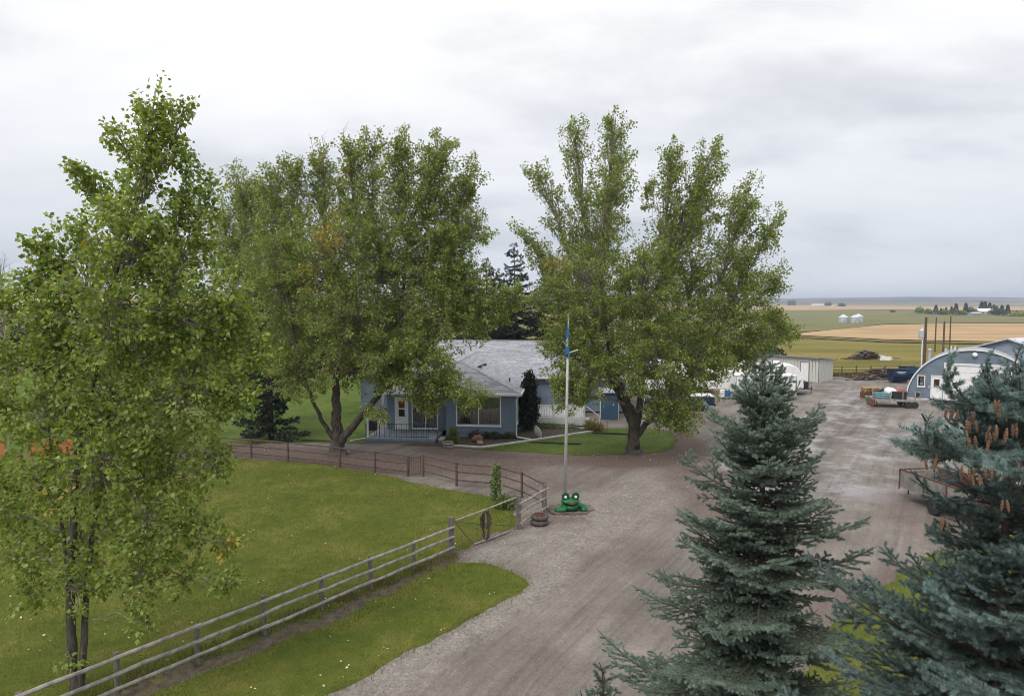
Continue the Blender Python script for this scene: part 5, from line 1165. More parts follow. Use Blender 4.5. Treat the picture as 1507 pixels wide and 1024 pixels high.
# ------------------------------------------------------------------ fences and gate
def fence(name, label, posts, h, rails, pr, rr, mp, mr, off, cat='fence', round_post=True, origin=None, tall=()):
    o = posts[0]; root = E(name, label, cat, o)
    for i, p in enumerate(posts):
        hh = h * rnd.uniform(.97, 1.05); rad = pr
        for (k, th, tr_) in tall:
            if k == i: hh, rad = th, tr_
        mb = MB(); mb.tube([(0, 0, -.06), (0, 0, hh * .5), (rnd.uniform(-.02, .02), rnd.uniform(-.02, .02), hh)], [rad * 1.05, rad, rad * .94], 8)
        mb.build('post', mp, root, tuple(p - o), smooth=False)
    for i, (a, b) in enumerate(zip(posts[:-1], posts[1:])):
        d = b - a; L = np.linalg.norm(d); an = math.atan2(d[1], d[0]); nrm = np.array([d[1], -d[0], 0]) / L * off
        for z in rails:
            w = rnd.uniform(-.018, .018); mb = MB()
            mb.tube([(-.06, 0, 0), (L * .33, rnd.uniform(-.02, .02), w), (L * .66, rnd.uniform(-.02, .02), w * .5), (L + .06, 0, 0)], [rr * rnd.uniform(.85, 1.1), rr, rr, rr * rnd.uniform(.85, 1.1)], 7)
            q = a - o + nrm
            mb.build('rail', mr, root, (q[0], q[1], z * h + rnd.uniform(-.015, .015)), (0, 0, an))
    return root
A, B = G(291, 977), G(664, 815); NS = 5
dirv = (B - A) / NS
posts = [A + dirv * k for k in range(-4, NS + 1)]
fence('rail_fence', 'grey three-rail fence running along the verge up to the wire gate', posts, 1.0, (.95, .60, .26), .062, .045, MT['post'], MT['wood_grey'], .09, tall=((len(posts) - 1, 1.27, .105),))
P2 = [G(763, 778), G(802, 754)]
fence('rail_fence', 'short grey three-rail fence between the tall gate post and tyre planter', P2, 1.12, (.90, .58, .22), .07, .045, MT['post'], MT['wood_grey'], .10, tall=((0, 1.28, .105),))
P3 = [G(u, v) for u, v in ((800, 749), (768, 732), (735, 721), (672, 715), (623, 701))]
fence('rail_fence', 'dark pipe fence curving from tyre planter round the yard to the small gate', P3, 1.08, (.96, .60, .24), .055, .036, MT['rail_dark'], MT['rail_dark'], .05)
P4 = [G(u, v) for u, v in ((600, 701), (552, 695), (500, 688), (424, 679.5), (370, 674), (312, 669), (250, 665))]
fence('rail_fence', 'dark pipe fence under the broad poplar, left of the small gate', P4, 1.05, (.96, .60, .24), .055, .036, MT['rail_dark'], MT['rail_dark'], .05)
a, b = G(601, 701), G(621, 701); r_ = E('small_gate', 'narrow dark gate in the pipe fence below the porch', 'gate', a)
d = b - a; L = np.linalg.norm(d); mb = MB()
for z in (.15, 1.0): mb.tube([(.05, -.02, z), (L - .05, -.02, z)], .022, 6)
for x in (.06, L - .06): mb.tube([(x, -.02, .12), (x, -.02, 1.03)], .022, 6)
mb.build('gate_frame', MT['rail_dark'], r_)
for i in range(5):
    mb = MB(); mb.tube([(0, -.02, .15), (0, -.02, 1.0)], .012, 5); mb.build('bar', MT['rail_dark'], r_, (.15 + i * (L - .3) / 4, 0, 0))
a, b = G(666, 815), G(761, 779); r_ = E('wire_gate', 'wide thin pipe gate hung between the two tall grey posts', 'gate', a); d = b - a
def along(t, z): q = d * t; return (q[0] + .02, q[1] + .02, z)
for p0, p1, rad, nm in ((along(.03, 1.12), along(.97, 1.24), .028, 'top_rail'), (along(.03, 1.08), along(.97, .16), .011, 'brace'), (along(.30, .06), along(.86, .06), .03, 'bottom_rail'), (along(.52, 1.16), along(.52, .04), .018, 'upright'), (along(.03, 1.06), along(.30, .06), .012, 'brace'), (along(.97, 1.2), along(.86, .06), .012, 'brace')):
    mb = MB(); mb.tube([p0, tuple((np.array(p0) + np.array(p1)) / 2 + np.array([0, 0, -.02])), p1], rad, 6); mb.build(nm, MT['wood_grey'] if rad > .02 else MT['rail_dark'], r_)
c = a + d * .50; mb = MB()
for k in range(64):
    t0 = rnd.random() * 6; pts = []
    for i in range(15):
        t = t0 + i * .42; rr = rnd.uniform(.05, .22); pts.append((rr * math.cos(t) * (1 if k % 2 else .6), .05 * math.sin(t * 2) + rnd.uniform(-.03, .03), .80 + (.30 if k < 44 else .52) * math.sin(t) - (.0 if k < 44 else .20)))
    mb.tube(pts, .006, 3)
setp(mb.build('wire_coil', MT['rail_dark'], None, (c[0] - .02, c[1] - .10, 0)), 'tangle of rusty wire hanging on the wire gate', 'wire coil')
A5, B5 = np.array([30.5, 76.0, 0.0]), np.array([46.0, 77.5, 0.0]); posts = [A5 + (B5 - A5) * k / 9 for k in range(10)]
fence('pasture_fence', 'dark rail fence between the gravel yard and the far pasture', posts, 1.15, (.94, .62, .30), .06, .035, MT['rail_dark'], MT['rail_dark'], .06)
# orange safety fence seen through the near poplar
a, b = G(-60, 671), G(112, 671); d = b - a; L = np.linalg.norm(d); r_ = E('safety_fence', 'low orange plastic fence seen through the near poplar', 'fence', a, math.atan2(d[1], d[0]))
om = mat('orange_plastic', (0.50, 0.13, 0.04), (0.40, 0.10, 0.035), .6, 3)
n = 5
for i in range(n + 1):
    mb = MB(); mb.tube([(0, 0, -.05), (0, 0, 1.05)], .03, 6); mb.build('post', MT['post'], r_, (L * i / n, 0, 0))
for i in range(n):
    if i == 2: continue
    for k in range(6):
        mb = MB(); mb.box((L / n / 2, -.035, .12 + k * .15), (L / n - .04, .012, .115)); mb.build('band', om, r_, (L * i / n, 0, 0))
# ------------------------------------------------------------------ the arched workshop and the taller shop behind it
qw = np.array([.82, -.57, 0]); qb = np.array([.57, .82, 0]); qrz = math.atan2(-.57, .82)
QC = np.array([34.8, 59.5, 0]) + qw * 4.8
r_ = E('arched_workshop', 'blue-fronted workshop with an arched roof and big white overhead door', 'workshop', QC, qrz)
QA, QH = 4.8, 4.4
def qarch(z):
    t = 1 - (z / (QH - .06)) ** 2; return (-(QA - .05) * math.sqrt(t), (QA - .05) * math.sqrt(t)) if t > 0 else None
qarch.zmax = QH - .12
S2 = MT['siding2']
lap_wall('siding', r_, 0, 0, .05, qarch, 0.0, S2, [(-2.10, 2.60, 0, 3.22), (-3.02, -2.14, 0, 2.12), (-4.02, -3.44, 1.05, 2.08)], step=.16)
arc = [(QA * math.cos(a), QH * math.sin(a)) for a in np.linspace(math.pi, 0, 41)]
def arch_strip(name, y0, y1, off0, off1, m, n=1, wave=0.0):
    mb = MB(); vs = []; fs = []; k = len(arc)
    for j in range(n + 1):
        y = y0 + (y1 - y0) * j / n; o = off0 + (wave if j % 2 else 0)
        for (x, z) in arc: L = math.hypot(x / QA ** 2, z / QH ** 2); nx_, nz_ = x / QA ** 2 / L, z / QH ** 2 / L; vs.append((x + nx_ * o, y, z + nz_ * o))
    for j in range(n):
        for i in range(k - 1): fs.append((j * k + i, j * k + i + 1, (j + 1) * k + i + 1, (j + 1) * k + i))
    return mb.add(vs, fs)
roofm = mat('white_roof_steel', (0.58, 0.60, 0.63), (0.50, 0.52, 0.55), .5, 2, metal=.2)
qroof = mat('dull_arch_steel', (.34, .36, .38), (.28, .30, .32), .55, 2, metal=.3)
setp(link('roof', arch_strip('roof', -.10, 4.2, .02, 0, qroof, 28, .035).mesh('roof'), qroof, r_), kind='stuff')
mb = MB(); pts_o = [(x * 1.014, z * 1.016) for x, z in arc]; pts_i = [(x * .992, z * .990) for x, z in arc]; k = len(arc)
vs = [(x, -.16, z) for x, z in pts_o] + [(x, -.16, z) for x, z in pts_i] + [(x, -.035, z) for x, z in pts_o] + [(x, -.035, z) for x, z in pts_i]; fs = []
for i in range(k - 1):
    fs += [(i, i + 1, k + i + 1, k + i), (2 * k + i, 3 * k + i, 3 * k + i + 1, 2 * k + i + 1), (i, 2 * k + i, 2 * k + i + 1, i + 1), (k + i, k + i + 1, 3 * k + i + 1, 3 * k + i)]
mb.add(vs, fs).build('arch_trim', MT['trim'], r_)
mb = MB(); mb.add([(x, 4.15, z) for x, z in arc], [tuple(range(k))]); mb.build('rear_wall', S2, r_)
od = E('overhead_door', None, None, (0, 0, 0)); od.parent = r_
for i in range(5):
    mb = MB(); mb.span((-1.93, .02, .03 + .61 * i), (2.43, .06, .03 + .61 * i + .595)); mb.build('panel', MT['white'], od, bevel=.01)
for x in (-1.45, 1.2):
    mb = MB(); mb.span((x, .012, 1.36), (x + .62, .045, 1.60)); mb.build('door_window', MT['autoglass'], od)
mb = MB(); mb.span((-2.10, -.05, 0), (-1.94, .07, 3.06)); mb.span((2.44, -.05, 0), (2.60, .07, 3.06)); mb.span((-2.10, -.05, 3.061), (2.60, .07, 3.24)); mb.build('door_frame', MT['trim'], r_)
mb = MB(); mb.span((-2.94, .0, .04), (-2.22, .05, 2.04)); dd = mb.build('door', MT['white'], r_)
mb = MB(); mb.span((-2.78, -.02, 1.20), (-2.38, .01, 1.78)); mb.build('door_window', mat('brown_glass', (.05, .025, .022), rough=.15), dd)
mb = MB(); mb.span((-2.32, -.05, .98), (-2.26, -.003, 1.04)); mb.build('handle', MT['steel'], dd)
mb = MB(); mb.span((-3.02, -.05, 0), (-2.942, .07, 2.12)); mb.span((-2.218, -.05, 0), (-2.14, .07, 2.12)); mb.span((-2.94, -.05, 2.045), (-2.22, .07, 2.12)); mb.build('door_frame', MT['trim'], r_)
window(r_, -3.95, -3.51, 1.12, 2.0, 0.0, .075)
mb = MB(); mb.box((-3.70, .06, 1.30), (.22, .02, .2)); mb.build('notice', MT['white'], r_)
mb = MB(); mb.lathe([(.05, -.30), (.17, -.28), (.20, -.16), (.16, -.10), (.06, -.08)], 14, (.05, 0, 4.02), 'y'); mb.build('lamp', mat('white_lamp_glass', (.85, .86, .85), rough=.2), r_, smooth=True)
mb = MB(); mb.span((-3.22, -.09, .98), (-3.08, -.012, 1.2)); mb.build('electric_box', MT['galv'], r_)
mb = MB(); mb.span((-4.5, -1.1, -.02), (-2.05, -.02, .10)); mb.build('doorstep_slab', MT['concrete'], r_, bevel=.01)
mb = MB(); mb.tube([(-3.30, 2.0, 3.0), (-3.30, 2.0, 4.1)], .11, 10); mb.lathe([(.17, 4.1), (.17, 4.2), (.04, 4.3)], 12, (-3.30, 2.0, 0)); mb.build('flue_pipe', MT['galv'], r_)
for x in (-1.75, -1.45):
    mb = MB(); mb.tube([(x, 3, 3.9), (x, 3, 4.52)], .045, 8); mb.build('vent_pipe', MT['trim'], r_)
mb = MB(); mb.box((-4.0, -.45, .25), (.5, .4, .5)); p = QC + qw * -3.95 + qb * -.42
r2 = E('heat_pump', 'small grey metal box standing against the workshop wall under the window', 'equipment box', (p[0], p[1], .10), qrz)
mb = MB(); mb.box((0, 0, .27), (.55, .3, .54)); mb.build('case', mat('grey_case', (.20, .22, .24), rough=.6), r2, bevel=.02); mb = MB(); mb.lathe([(.2, -.165), (.2, -.152)], 16, (0, 0, .28), 'y'); mb.build('grille', MT['black'], r2)
SP_ = np.array([45.5, 62.0, 0]); srz = math.atan2(-.89, .45); r_ = E('metal_shop', 'taller shop with low white gable roof behind the arched workshop', 'shop', SP_, srz)
sh_w, sh_e, sh_p = 6.0, 3.2, 5.1
def sg(z):
    t = max(0, (z - sh_e) / (sh_p - sh_e)); return (-sh_w * (1 - t), sh_w * (1 - t))
sg.zmax = sh_p - .06
lap_wall('siding', r_, 0, 0, .05, sg, 0, mat('pale_blue_siding', (.28, .33, .40), (.25, .30, .37), .5, 1, island=.08), step=.2)
for s in (-1, 1):
    mb = MB(); mb.add([(s * (sh_w + .4), -.4, sh_e - .1), (s * (sh_w + .4), 14, sh_e - .1), (0, 14, sh_p + .02), (0, -.4, sh_p + .02), (s * (sh_w + .4), -.4, sh_e - .22), (s * (sh_w + .4), 14, sh_e - .22), (0, 14, sh_p - .1), (0, -.4, sh_p - .1)], [(0, 1, 2, 3), (4, 7, 6, 5), (0, 4, 5, 1), (0, 3, 7, 4), (1, 5, 6, 2)])
    mb.build('roof', roofm, r_)
    mb = MB(); mb.span((s * sh_w - .02, .05, .05), (s * sh_w + .02, 13.9, sh_e - .2)); mb.build('side_wall', S2, r_)
mb = MB(); mb.add([(-sh_w, 13.9, 0), (sh_w, 13.9, 0), (sh_w, 13.9, sh_e), (0, 13.9, sh_p - .1), (-sh_w, 13.9, sh_e)], [(0, 1, 2, 3, 4)]); mb.build('rear_wall', S2, r_)
# ------------------------------------------------------------------ white shed
a = np.array([32.1, 70.8, 0]); fd = unit(np.array([-5.2, 6.4, 0.])); sdv = np.array([-fd[1] * -1, fd[0] * -1 * -1, 0]); rz = math.atan2(-fd[1], -fd[0])
r_ = E('white_shed', 'long low cream-white shed with one door at the far end of the yard', 'shed', a, rz)
shm = mat('cream_shed_boards', (.55, .55, .52), (.47, .47, .44), .7, 2, stretch=(3, 3, .3), dirt=((.36, .34, .30), 1.5, .62))
def boards(name, x0, x1, h, y, side=False, w=.30):
    n = int((x1 - x0) / w)
    for i in range(n):
        mb = MB(); q = x0 + (i + .5) * (x1 - x0) / n; hh = h(q) if callable(h) else h
        if side: mb.box((y, q, hh / 2), (.03 + rnd.random() * .006, w - .02, hh))
        else: mb.box((q, y, hh / 2), (w - .02, .03 + rnd.random() * .006, hh))
        mb.build(name, shm, r_)
boards('wall_board', -8.3, -2.02, 2.5, 0); boards('wall_board', -1.0, 0, 2.5, 0)
mb = MB(); mb.span((-1.94, -.03, .02), (-1.08, .02, 2.0)); mb.build('door', MT['white'], r_)
mb = MB(); mb.span((-2.02, -.05, 0), (-1.945, .03, 2.06)); mb.span((-1.075, -.05, 0), (-1.0, .03, 2.06)); mb.span((-1.944, -.05, 2.005), (-1.076, .03, 2.06)); mb.build('door_frame', mat('shed_trim', (.22, .21, .20), rough=.8), r_)
mb = MB(); mb.span((-2.02, -.01, 2.063), (-1.0, .02, 2.5)); mb.build('wall_board', shm, r_)
boards('side_board', .08, 3.1, lambda q: 2.45 - .1 * q, 0.0, True)
mb = MB(); mb.span((-8.3, 3.1, 0), (0, 3.14, 2.1)); mb.span((-8.3, .05, 0), (-8.26, 3.05, 2.1)); mb.span((-8.2, .06, 0), (-.05, .08, 2.4)); mb.build('back_wall', shm, r_)
mb = MB(); mb.box((-4.15, 1.5, 2.40), (8.7, 3.7, .10), rx=math.atan(-.1)); mb.build('roof', mat('shed_roof', (.26, .26, .26), rough=.8), r_)
# ------------------------------------------------------------------ vehicles
def wheel(parent, x, y, r, w, hub=None, face=-1):
    mb = MB(); mb.lathe([(r * .55, -w / 2), (r * .93, -w / 2), (r, -w * .32), (r, w * .32), (r * .93, w / 2), (r * .55, w / 2)], 18, (0, 0, 0), 'y'); wl = mb.build('wheel', MT['black'], parent, (x, y, r), smooth=False)
    mb = MB(); mb.lathe([(r * .56, -w * .40), (r * .50, -w * .30), (r * .2, -w * .36), (.02, -w * .40)], 14, (0, 0, 0), 'y'); mb.lathe([(.02, w * .40), (r * .2, w * .36), (r * .50, w * .30), (r * .56, w * .40)], 14, (0, 0, 0), 'y'); mb.build('rim', hub or MT['steel'], wl)
    return wl
def at_px(u, v): return G(u, v)
def side_prism(prof, w): return MB().prism(prof, -w / 2, w / 2)
# travel trailer with rounded nose; nose towards +x
def travel_trailer(label, loc, rz, L=7.2, Hh=2.75, stripe=True):
    r = E('travel_trailer', label, 'trailer', loc, rz, 'white travel trailers in the yard'); W_ = 2.4
    x0, x1 = -L / 2, L / 2
    nose = [(x1 - 1.25 + 1.25 * math.sin(t) ** .8, .62 + (Hh - .62) * (1 - (1 - math.cos(t)) * 1.0)) for t in np.linspace(0.0, math.pi / 2, 9)][::-1]
    prof = [(x0, .55), (x1 - .25, .55)] + [(a, max(.62, b)) for a, b in nose] + [(x0 + .35, Hh), (x0 + .05, Hh - .35)]
    side_prism(prof, W_).build('body', MT['white'], r, bevel=.06)
    for s in (-1, 1):
        for k, (a, b, c, d) in enumerate(((x0 + .8, x0 + 1.8, 1.5, 2.1), (x0 + 3.4, x0 + 4.5, 1.5, 2.1), (x1 - 2.2, x1 - 1.6, 1.55, 2.1))):
            mb = MB(); mb.span((a, s * (W_ / 2 + .004), c), (b, s * (W_ / 2 + .03), d)); f = mb.build('window', MT['black'], r); mb = MB(); mb.span((a + .05, s * (W_ / 2 + .031), c + .05), (b - .05, s * (W_ / 2 + .036), d - .05)); mb.build('pane', MT['autoglass'], f)
        mb = MB(); mb.span((x0 + .3, s * (W_ / 2 + .003), 1.05), (x1 - 1.0, s * (W_ / 2 + .010), 1.12)); mb.build('stripe', MT['steel'], r)
        mb = MB(); mb.span((x0 + 2.2, s * (W_ / 2 + .004), .75), (x0 + 2.95, s * (W_ / 2 + .02), 2.4)); mb.build('side_door', MT['trim'], r)
        for xx in (-.6, .25): wheel(r, xx, s * (W_ / 2 - .14), .34, .22)
    mb = MB(); mb.tube([(x0 + 1.0, -W_ / 2 - .08, Hh - .12), (x1 - 1.6, -W_ / 2 - .08, Hh - .12)], .07, 8); mb.build('awning_roll', MT['trim'], r)
    for xx in (-1.2, 1.3):
        mb = MB(); mb.box((xx, 0, Hh + .14), (.95, .7, .25)); mb.build('roof_unit', MT['white'], r, bevel=.05)
    mb = MB(); mb.box((x1 + .30, 0, .85), (.55, 1.3, .62)); mb.build('gas_bottle_cover', mat('navy_cover', (.02, .024, .04), rough=.4), r, bevel=.08)
    mb = MB(); mb.tube([(x1 - .4, -.6, .48), (x1 + 1.1, 0, .46)], .045, 6); mb.tube([(x1 - .4, .6, .48), (x1 + 1.1, 0, .46)], .045, 6); mb.tube([(x1 + .95, 0, 0), (x1 + .95, 0, .75)], .04, 8); mb.build('hitch', MT['black'], r)
    return r
p = G(1116, 577.5); travel_trailer('white travel trailer with rounded nose parked before the cream shed', p, R(-9), 7.4, 2.72)
p = G(958, 583); travel_trailer('white travel trailer glimpsed behind the many-stemmed poplar', (p[0], p[1] + 1.5, 0), R(4), 7.6, 2.9)
p = G(1122, 587); r_ = E('cargo_trailer', 'plain white box trailer standing in front of the rounded travel trailer', 'trailer', p, R(-5))
mb = MB(); mb.span((-2.55, -1.05, .42), (2.55, 1.05, 2.12)); mb.build('box', MT['white'], r_, bevel=.05)
mb = MB(); mb.span((-2.60, -1.09, 2.122), (2.60, 1.09, 2.17)); mb.build('roof', MT['trim'], r_)
for k in (-2.5, -1.25, 0, 1.25, 2.5):
    mb = MB(); mb.span((k - .03, -1.075, .45), (k + .03, -1.052, 2.10)); mb.build('seam', MT['galv'], r_)
for s in (-1, 1):
    for xx in (-.4, .45): wheel(r_, xx, s * .98, .34, .2)
mb = MB(); mb.tube([(2.5, -.5, .45), (3.6, 0, .45), (2.5, .5, .45)], .045, 6); mb.build('hitch', MT['black'], r_)
# pickup truck, rear towards +x
def pickup(label, loc, rz, paint, cover=True, L=5.3):
    r = E('pickup_truck', label, 'pickup', loc, rz); W_ = 1.86; xr = L / 2
    prof = [(xr - .05, .48), (xr, .62), (xr, 1.12), (xr - 1.75, 1.14), (xr - 1.85, 1.14), (-xr + 1.55, 1.10), (-xr + .2, .98), (-xr, .82), (-xr, .45), (-xr + .45, .40), (-xr + .5, .55), (-xr + .75, .82), (-xr + 1.15, .82), (-xr + 1.4, .55), (-xr + 1.45, .40), (xr - 1.55, .40), (xr - 1.5, .55), (xr - 1.25, .82), (xr - .85, .82), (xr - .6, .55), (xr - .55, .45)]
    side_prism(prof, W_).build('body', paint, r, bevel=.03)
    cabp = [(xr - 1.85, 1.13), (xr - 2.0, 1.74), (xr - 2.25, 1.80), (-xr + 2.35, 1.78), (-xr + 1.55, 1.11)]
    side_prism(cabp, W_ - .22).build('cab', paint, r, bevel=.05)
    for s in (-1, 1):
        y = s * ((W_ - .22) / 2 + .006); mb = MB(); mb.prism([(xr - 2.05, 1.2), (xr - 2.15, 1.66), (xr - 2.95, 1.68), (xr - 2.95, 1.2)], y - .006, y + .006); mb.prism([(xr - 3.02, 1.2), (xr - 3.02, 1.68), (-xr + 2.38, 1.66), (-xr + 1.75, 1.2)], y - .006, y + .006); mb.build('side_window', MT['autoglass'], r)
        mb = MB(); mb.span((xr - .012, s * .86 - .06, .74), (xr + .02, s * .86 + .06, 1.04)); mb.build('tail_light', mat('red_lens', (.30, .02, .02), rough=.2), r)
        mb = MB(); mb.span((-xr - .02, s * .70 - .18, .72), (-xr + .03, s * .70 + .18, .86)); mb.build('headlight', MT['white'], r)
        for xx in (-xr + .95, xr - 1.05): wheel(r, xx, s * (W_ / 2 - .10), .36, .23, MT['steel'])
        mb = MB(); mb.box((-xr + 1.9, s * (W_ / 2 + .06), 1.2), (.12, .14, .16)); mb.build('mirror', MT['black'], r)
    mb = MB(); mb.prism([(xr - 1.88, 1.22), (xr - 1.99, 1.64), (xr - 1.97, 1.65), (xr - 1.86, 1.23)], -.72, .72); mb.prism([(-xr + 1.60, 1.18), (-xr + 2.30, 1.70), (-xr + 2.28, 1.72), (-xr + 1.58, 1.20)], -.75, .75); mb.build('windscreen', MT['autoglass'], r)
    mb = MB(); mb.span((xr - .02, -.9, .42), (xr + .10, .9, .60)); mb.build('bumper', MT['black'], r, bevel=.02)
    mb = MB(); mb.span((xr + .003, -.72, .68), (xr + .014, .72, 1.08)); tg = mb.build('tailgate', paint, r)
    if cover:
        for k in range(6):
            mb = MB(); mb.span((xr + .015, -.30 + k * .10, .92), (xr + .02, -.24 + k * .10, 1.0)); mb.build('letter', MT['white'], tg)
        mb = MB(); mb.span((xr - 1.80, -.86, 1.15), (xr - .05, .86, 1.20)); mb.build('bed_cover', MT['trim'], r)
    mb = MB(); mb.tube([(xr + .08, 0, .46), (xr + .32, 0, .46)], .035, 6); mb.build('tow_bar', MT['black'], r)
    return r
navy = mat('navy_car_paint', (.018, .030, .075), (.015, .026, .066), .25, 2, spec=.6)
p = G(1000, 604); pickup('navy pickup with white bed cover parked behind the many-stemmed poplar', (p[0], p[1] + .6, 0), R(-6), navy)
p = G(1052, 612); r_ = E('small_block', 'small dark block lying on the gravel behind the navy pickup', 'wheel chock', p); mb = MB(); mb.prism([(-.18, 0), (.18, 0), (.12, .30), (.0, .32)], -.1, .1); mb.build('block', MT['rust'], r_); mb = MB(); mb.tube([(.05, 0, .28), (.08, 0, .42)], .03, 6); mb.build('handle', MT['black'], r_)  # unidentified small item, built as a plain block
# white van behind, left of the cargo trailer
p = G(1055, 577); r_ = E('white_van', 'white van with dark windscreen between the poplar and the box trailer', 'van', p, R(168))
side_prism([(-2.5, .4), (2.3, .4), (2.5, .6), (2.45, .95), (1.75, 1.15), (1.0, 2.0), (.7, 2.1), (-2.4, 2.1), (-2.5, 1.9)], 1.9).build('body', MT['white'], r_, bevel=.05)
mb = MB(); mb.prism([(1.72, 1.22), (1.08, 1.94), (1.11, 1.97), (1.76, 1.24)], -.8, .8); mb.build('windscreen', MT['autoglass'], r_)
for s in (-1, 1):
    mb = MB(); mb.prism([(1.45, 1.2), (.9, 1.85), (.1, 1.85), (.1, 1.2)], s * .955 - .006, s * .955 + .006); mb.build('side_window', MT['autoglass'], r_)
    mb = MB(); mb.span((2.47, s * .7 - .15, .72), (2.52, s * .7 + .15, .88)); mb.build('headlight', MT['galv'], r_)
    for xx in (-1.5, 1.6): wheel(r_, xx, s * .86, .34, .2)
mb = MB(); mb.span((2.46, -.9, .4), (2.58, .9, .6)); mb.build('bumper', MT['black'], r_)
# pallet with jug and blue drum
p = G(1067, 586); r_ = E('pallet', 'low wooden pallet on the gravel left of the box trailer', 'pallet', p)
for i in range(6):
    mb = MB(); mb.box((0, -.45 + i * .18, .13), (1.2, .12, .025)); mb.build('slat', MT['wood_grey'], r_)
for k in (-.5, 0, .5):
    mb = MB(); mb.box((k, 0, .058), (.1, 1.0, .115)); mb.build('bearer', MT['wood_grey'], r_)
def drum(name, label, loc, r, h, m, cat):
    e = E(name, label, cat, loc); mb = MB(); mb.lathe([(r * .95, 0), (r, .03), (r, h * .33), (r * 1.03, h * .35), (r, h * .37), (r, h * .66), (r * 1.03, h * .68), (r, h * .7), (r, h - .03), (r * .95, h)], 16); mb.build('body', m, e, smooth=False)
    mb = MB(); mb.lathe([(r * .3, h - .01), (r * .3, h + .05), (r * .25, h + .06)], 10); mb.build('cap', MT['white'], e); return e
drum('plastic_drum', 'blue plastic drum standing on the pallet', (p[0] + .22, p[1], .145), .20, .56, mat('blue_plastic', (.02, .13, .36), rough=.4), 'drum')
drum('plastic_jug', 'white plastic jug standing on the pallet left of the blue drum', (p[0] - .25, p[1], .145), .22, .60, MT['white'], 'jug')
q = G(1062, 581); r_ = E('board_stack', 'small stack of reddish boards behind the pallet', 'boards', (q[0], q[1] + .5, 0))
for i in range(4):
    mb = MB(); mb.box((rnd.uniform(-.1, .1), 0, .05 + i * .1), (1.1, .5, .07), rz=rnd.uniform(-.1, .1)); mb.build('board', mat('reddish_board', (.30, .17, .12), rough=.8) if i % 2 else MT['wood_grey'], r_)
# dumpsters
def dumpster(label, loc, rz, m, text):
    r = E('dumpster', label, 'dumpster', loc, rz, 'blue dumpsters beside the workshop')
    W_ = 1.45; side_prism([(-.55, .12), (.55, .12), (.85, .75), (.85, 1.30), (-.85, 1.42), (-.85, .75)], W_).build('bin', m, r, bevel=.02)
    o = r.children[-1] if r.children else None
    mb = MB(); mb.span((-.9, -W_ / 2 - .03, .70), (.9, W_ / 2 + .03, .78)); mb.build('rim_band', m, r)
    for s in (-1, 1):
        mb = MB(); mb.box((0, s * .44, 1.42), (1.72, .84, .05), ry=math.atan(.07)); mb.build('lid', MT['black'], r)
        mb = MB(); mb.box((.0, s * (W_ / 2 + .08), .95), (.7, .12, .16)); mb.build('lift_pocket', m, r)
    if text:
        for row in range(2):
            for k in range(9 - row * 2):
                mb = MB(); mb.box((-.862, -.44 + row * .11 + k * .11, 1.18 - .14 * row), (.012, .07, .07)); mb.build('letter', MT['white'], r)
    return r
bm_ = mat('navy_bin_paint', (.014, .038, .095), (.012, .03, .075), .45, 3); bm2 = mat('teal_blue_bin_paint', (.03, .085, .15), (.025, .07, .12), .5, 3)
p = G(1327, 564); dumpster('navy dumpster with white lettering beside the arched workshop', (p[0], p[1] + .8, 0), R(90 - 6), bm_, True)
p = G(1344, 560); dumpster('greyer blue dumpster half hidden behind the arched roof edge', (p[0] + .2, p[1] + 1.2, 0), R(84), bm2, False)
# flatbed trailer with load
p = G(1312, 597.5); FB = np.array([p[0], p[1], 0]); r_ = E('flatbed_trailer', 'loaded flatbed trailer with twin wheels parked by the arched workshop', 'trailer', FB, R(-12))
L = 3.0; n = 9
for i in range(n):
    mb = MB(); mb.box((0, -.85 + i * 1.7 / (n - 1), .66), (L, .18, .05)); mb.build('deck_board', MT['wood_grey'], r_)
mb = MB(); mb.span((-L / 2, -.99, .50), (L / 2, -.94, .66)); mb.span((-L / 2, .94, .50), (L / 2, .99, .66)); mb.span((-L / 2, -.94, .5), (-L / 2 + .06, .94, .63)); mb.span((L / 2 - .06, -.94, .5), (L / 2, .94, .63)); mb.build('frame', MT['wood_grey'], r_)
for s in (-1, 1):
    for xx in (.95, 1.38): wheel(r_, xx, s * .86 - (.12 if s < 0 else -.12), .27, .2, MT['white'])
    mb = MB(); mb.tube([(-L / 2 + .1, s * .75, .5), (-L / 2 + .35, s * .75, 0)], .05, 6); mb.build('jack_leg', MT['rust'], r_)
mb = MB(); mb.box((-L / 2 - .05, 0, .30), (.10, 1.7, .5), ry=R(14)); mb.build('ramp', MT['rust'], r_)
for xx in (-.4, .5, 1.4):
    mb = MB(); mb.box((xx, -.965, .98), (.07, .05, .6)); mb.build('stake', MT['wood_grey'], r_)
def onbed(x, y, z=.69):
    c, s = math.cos(R(-12)), math.sin(R(-12)); return (FB[0] + x * c - y * s, FB[1] + x * s + y * c, z)
tq = mat('turquoise_panel', (.05, .21, .25), (.04, .15, .18), .6, 5)
e = E('panel_stack', 'stack of turquoise panels on the flatbed trailer', 'panels', onbed(-.92, -.35), R(-12))
for i in range(5):
    mb = MB(); mb.box((rnd.uniform(-.04, .04), rnd.uniform(-.04, .04), .04 + i * .085), (1.05, .95, .06), rz=rnd.uniform(-.05, .05)); mb.build('panel', tq if i % 2 == 0 else MT['galv'], e)
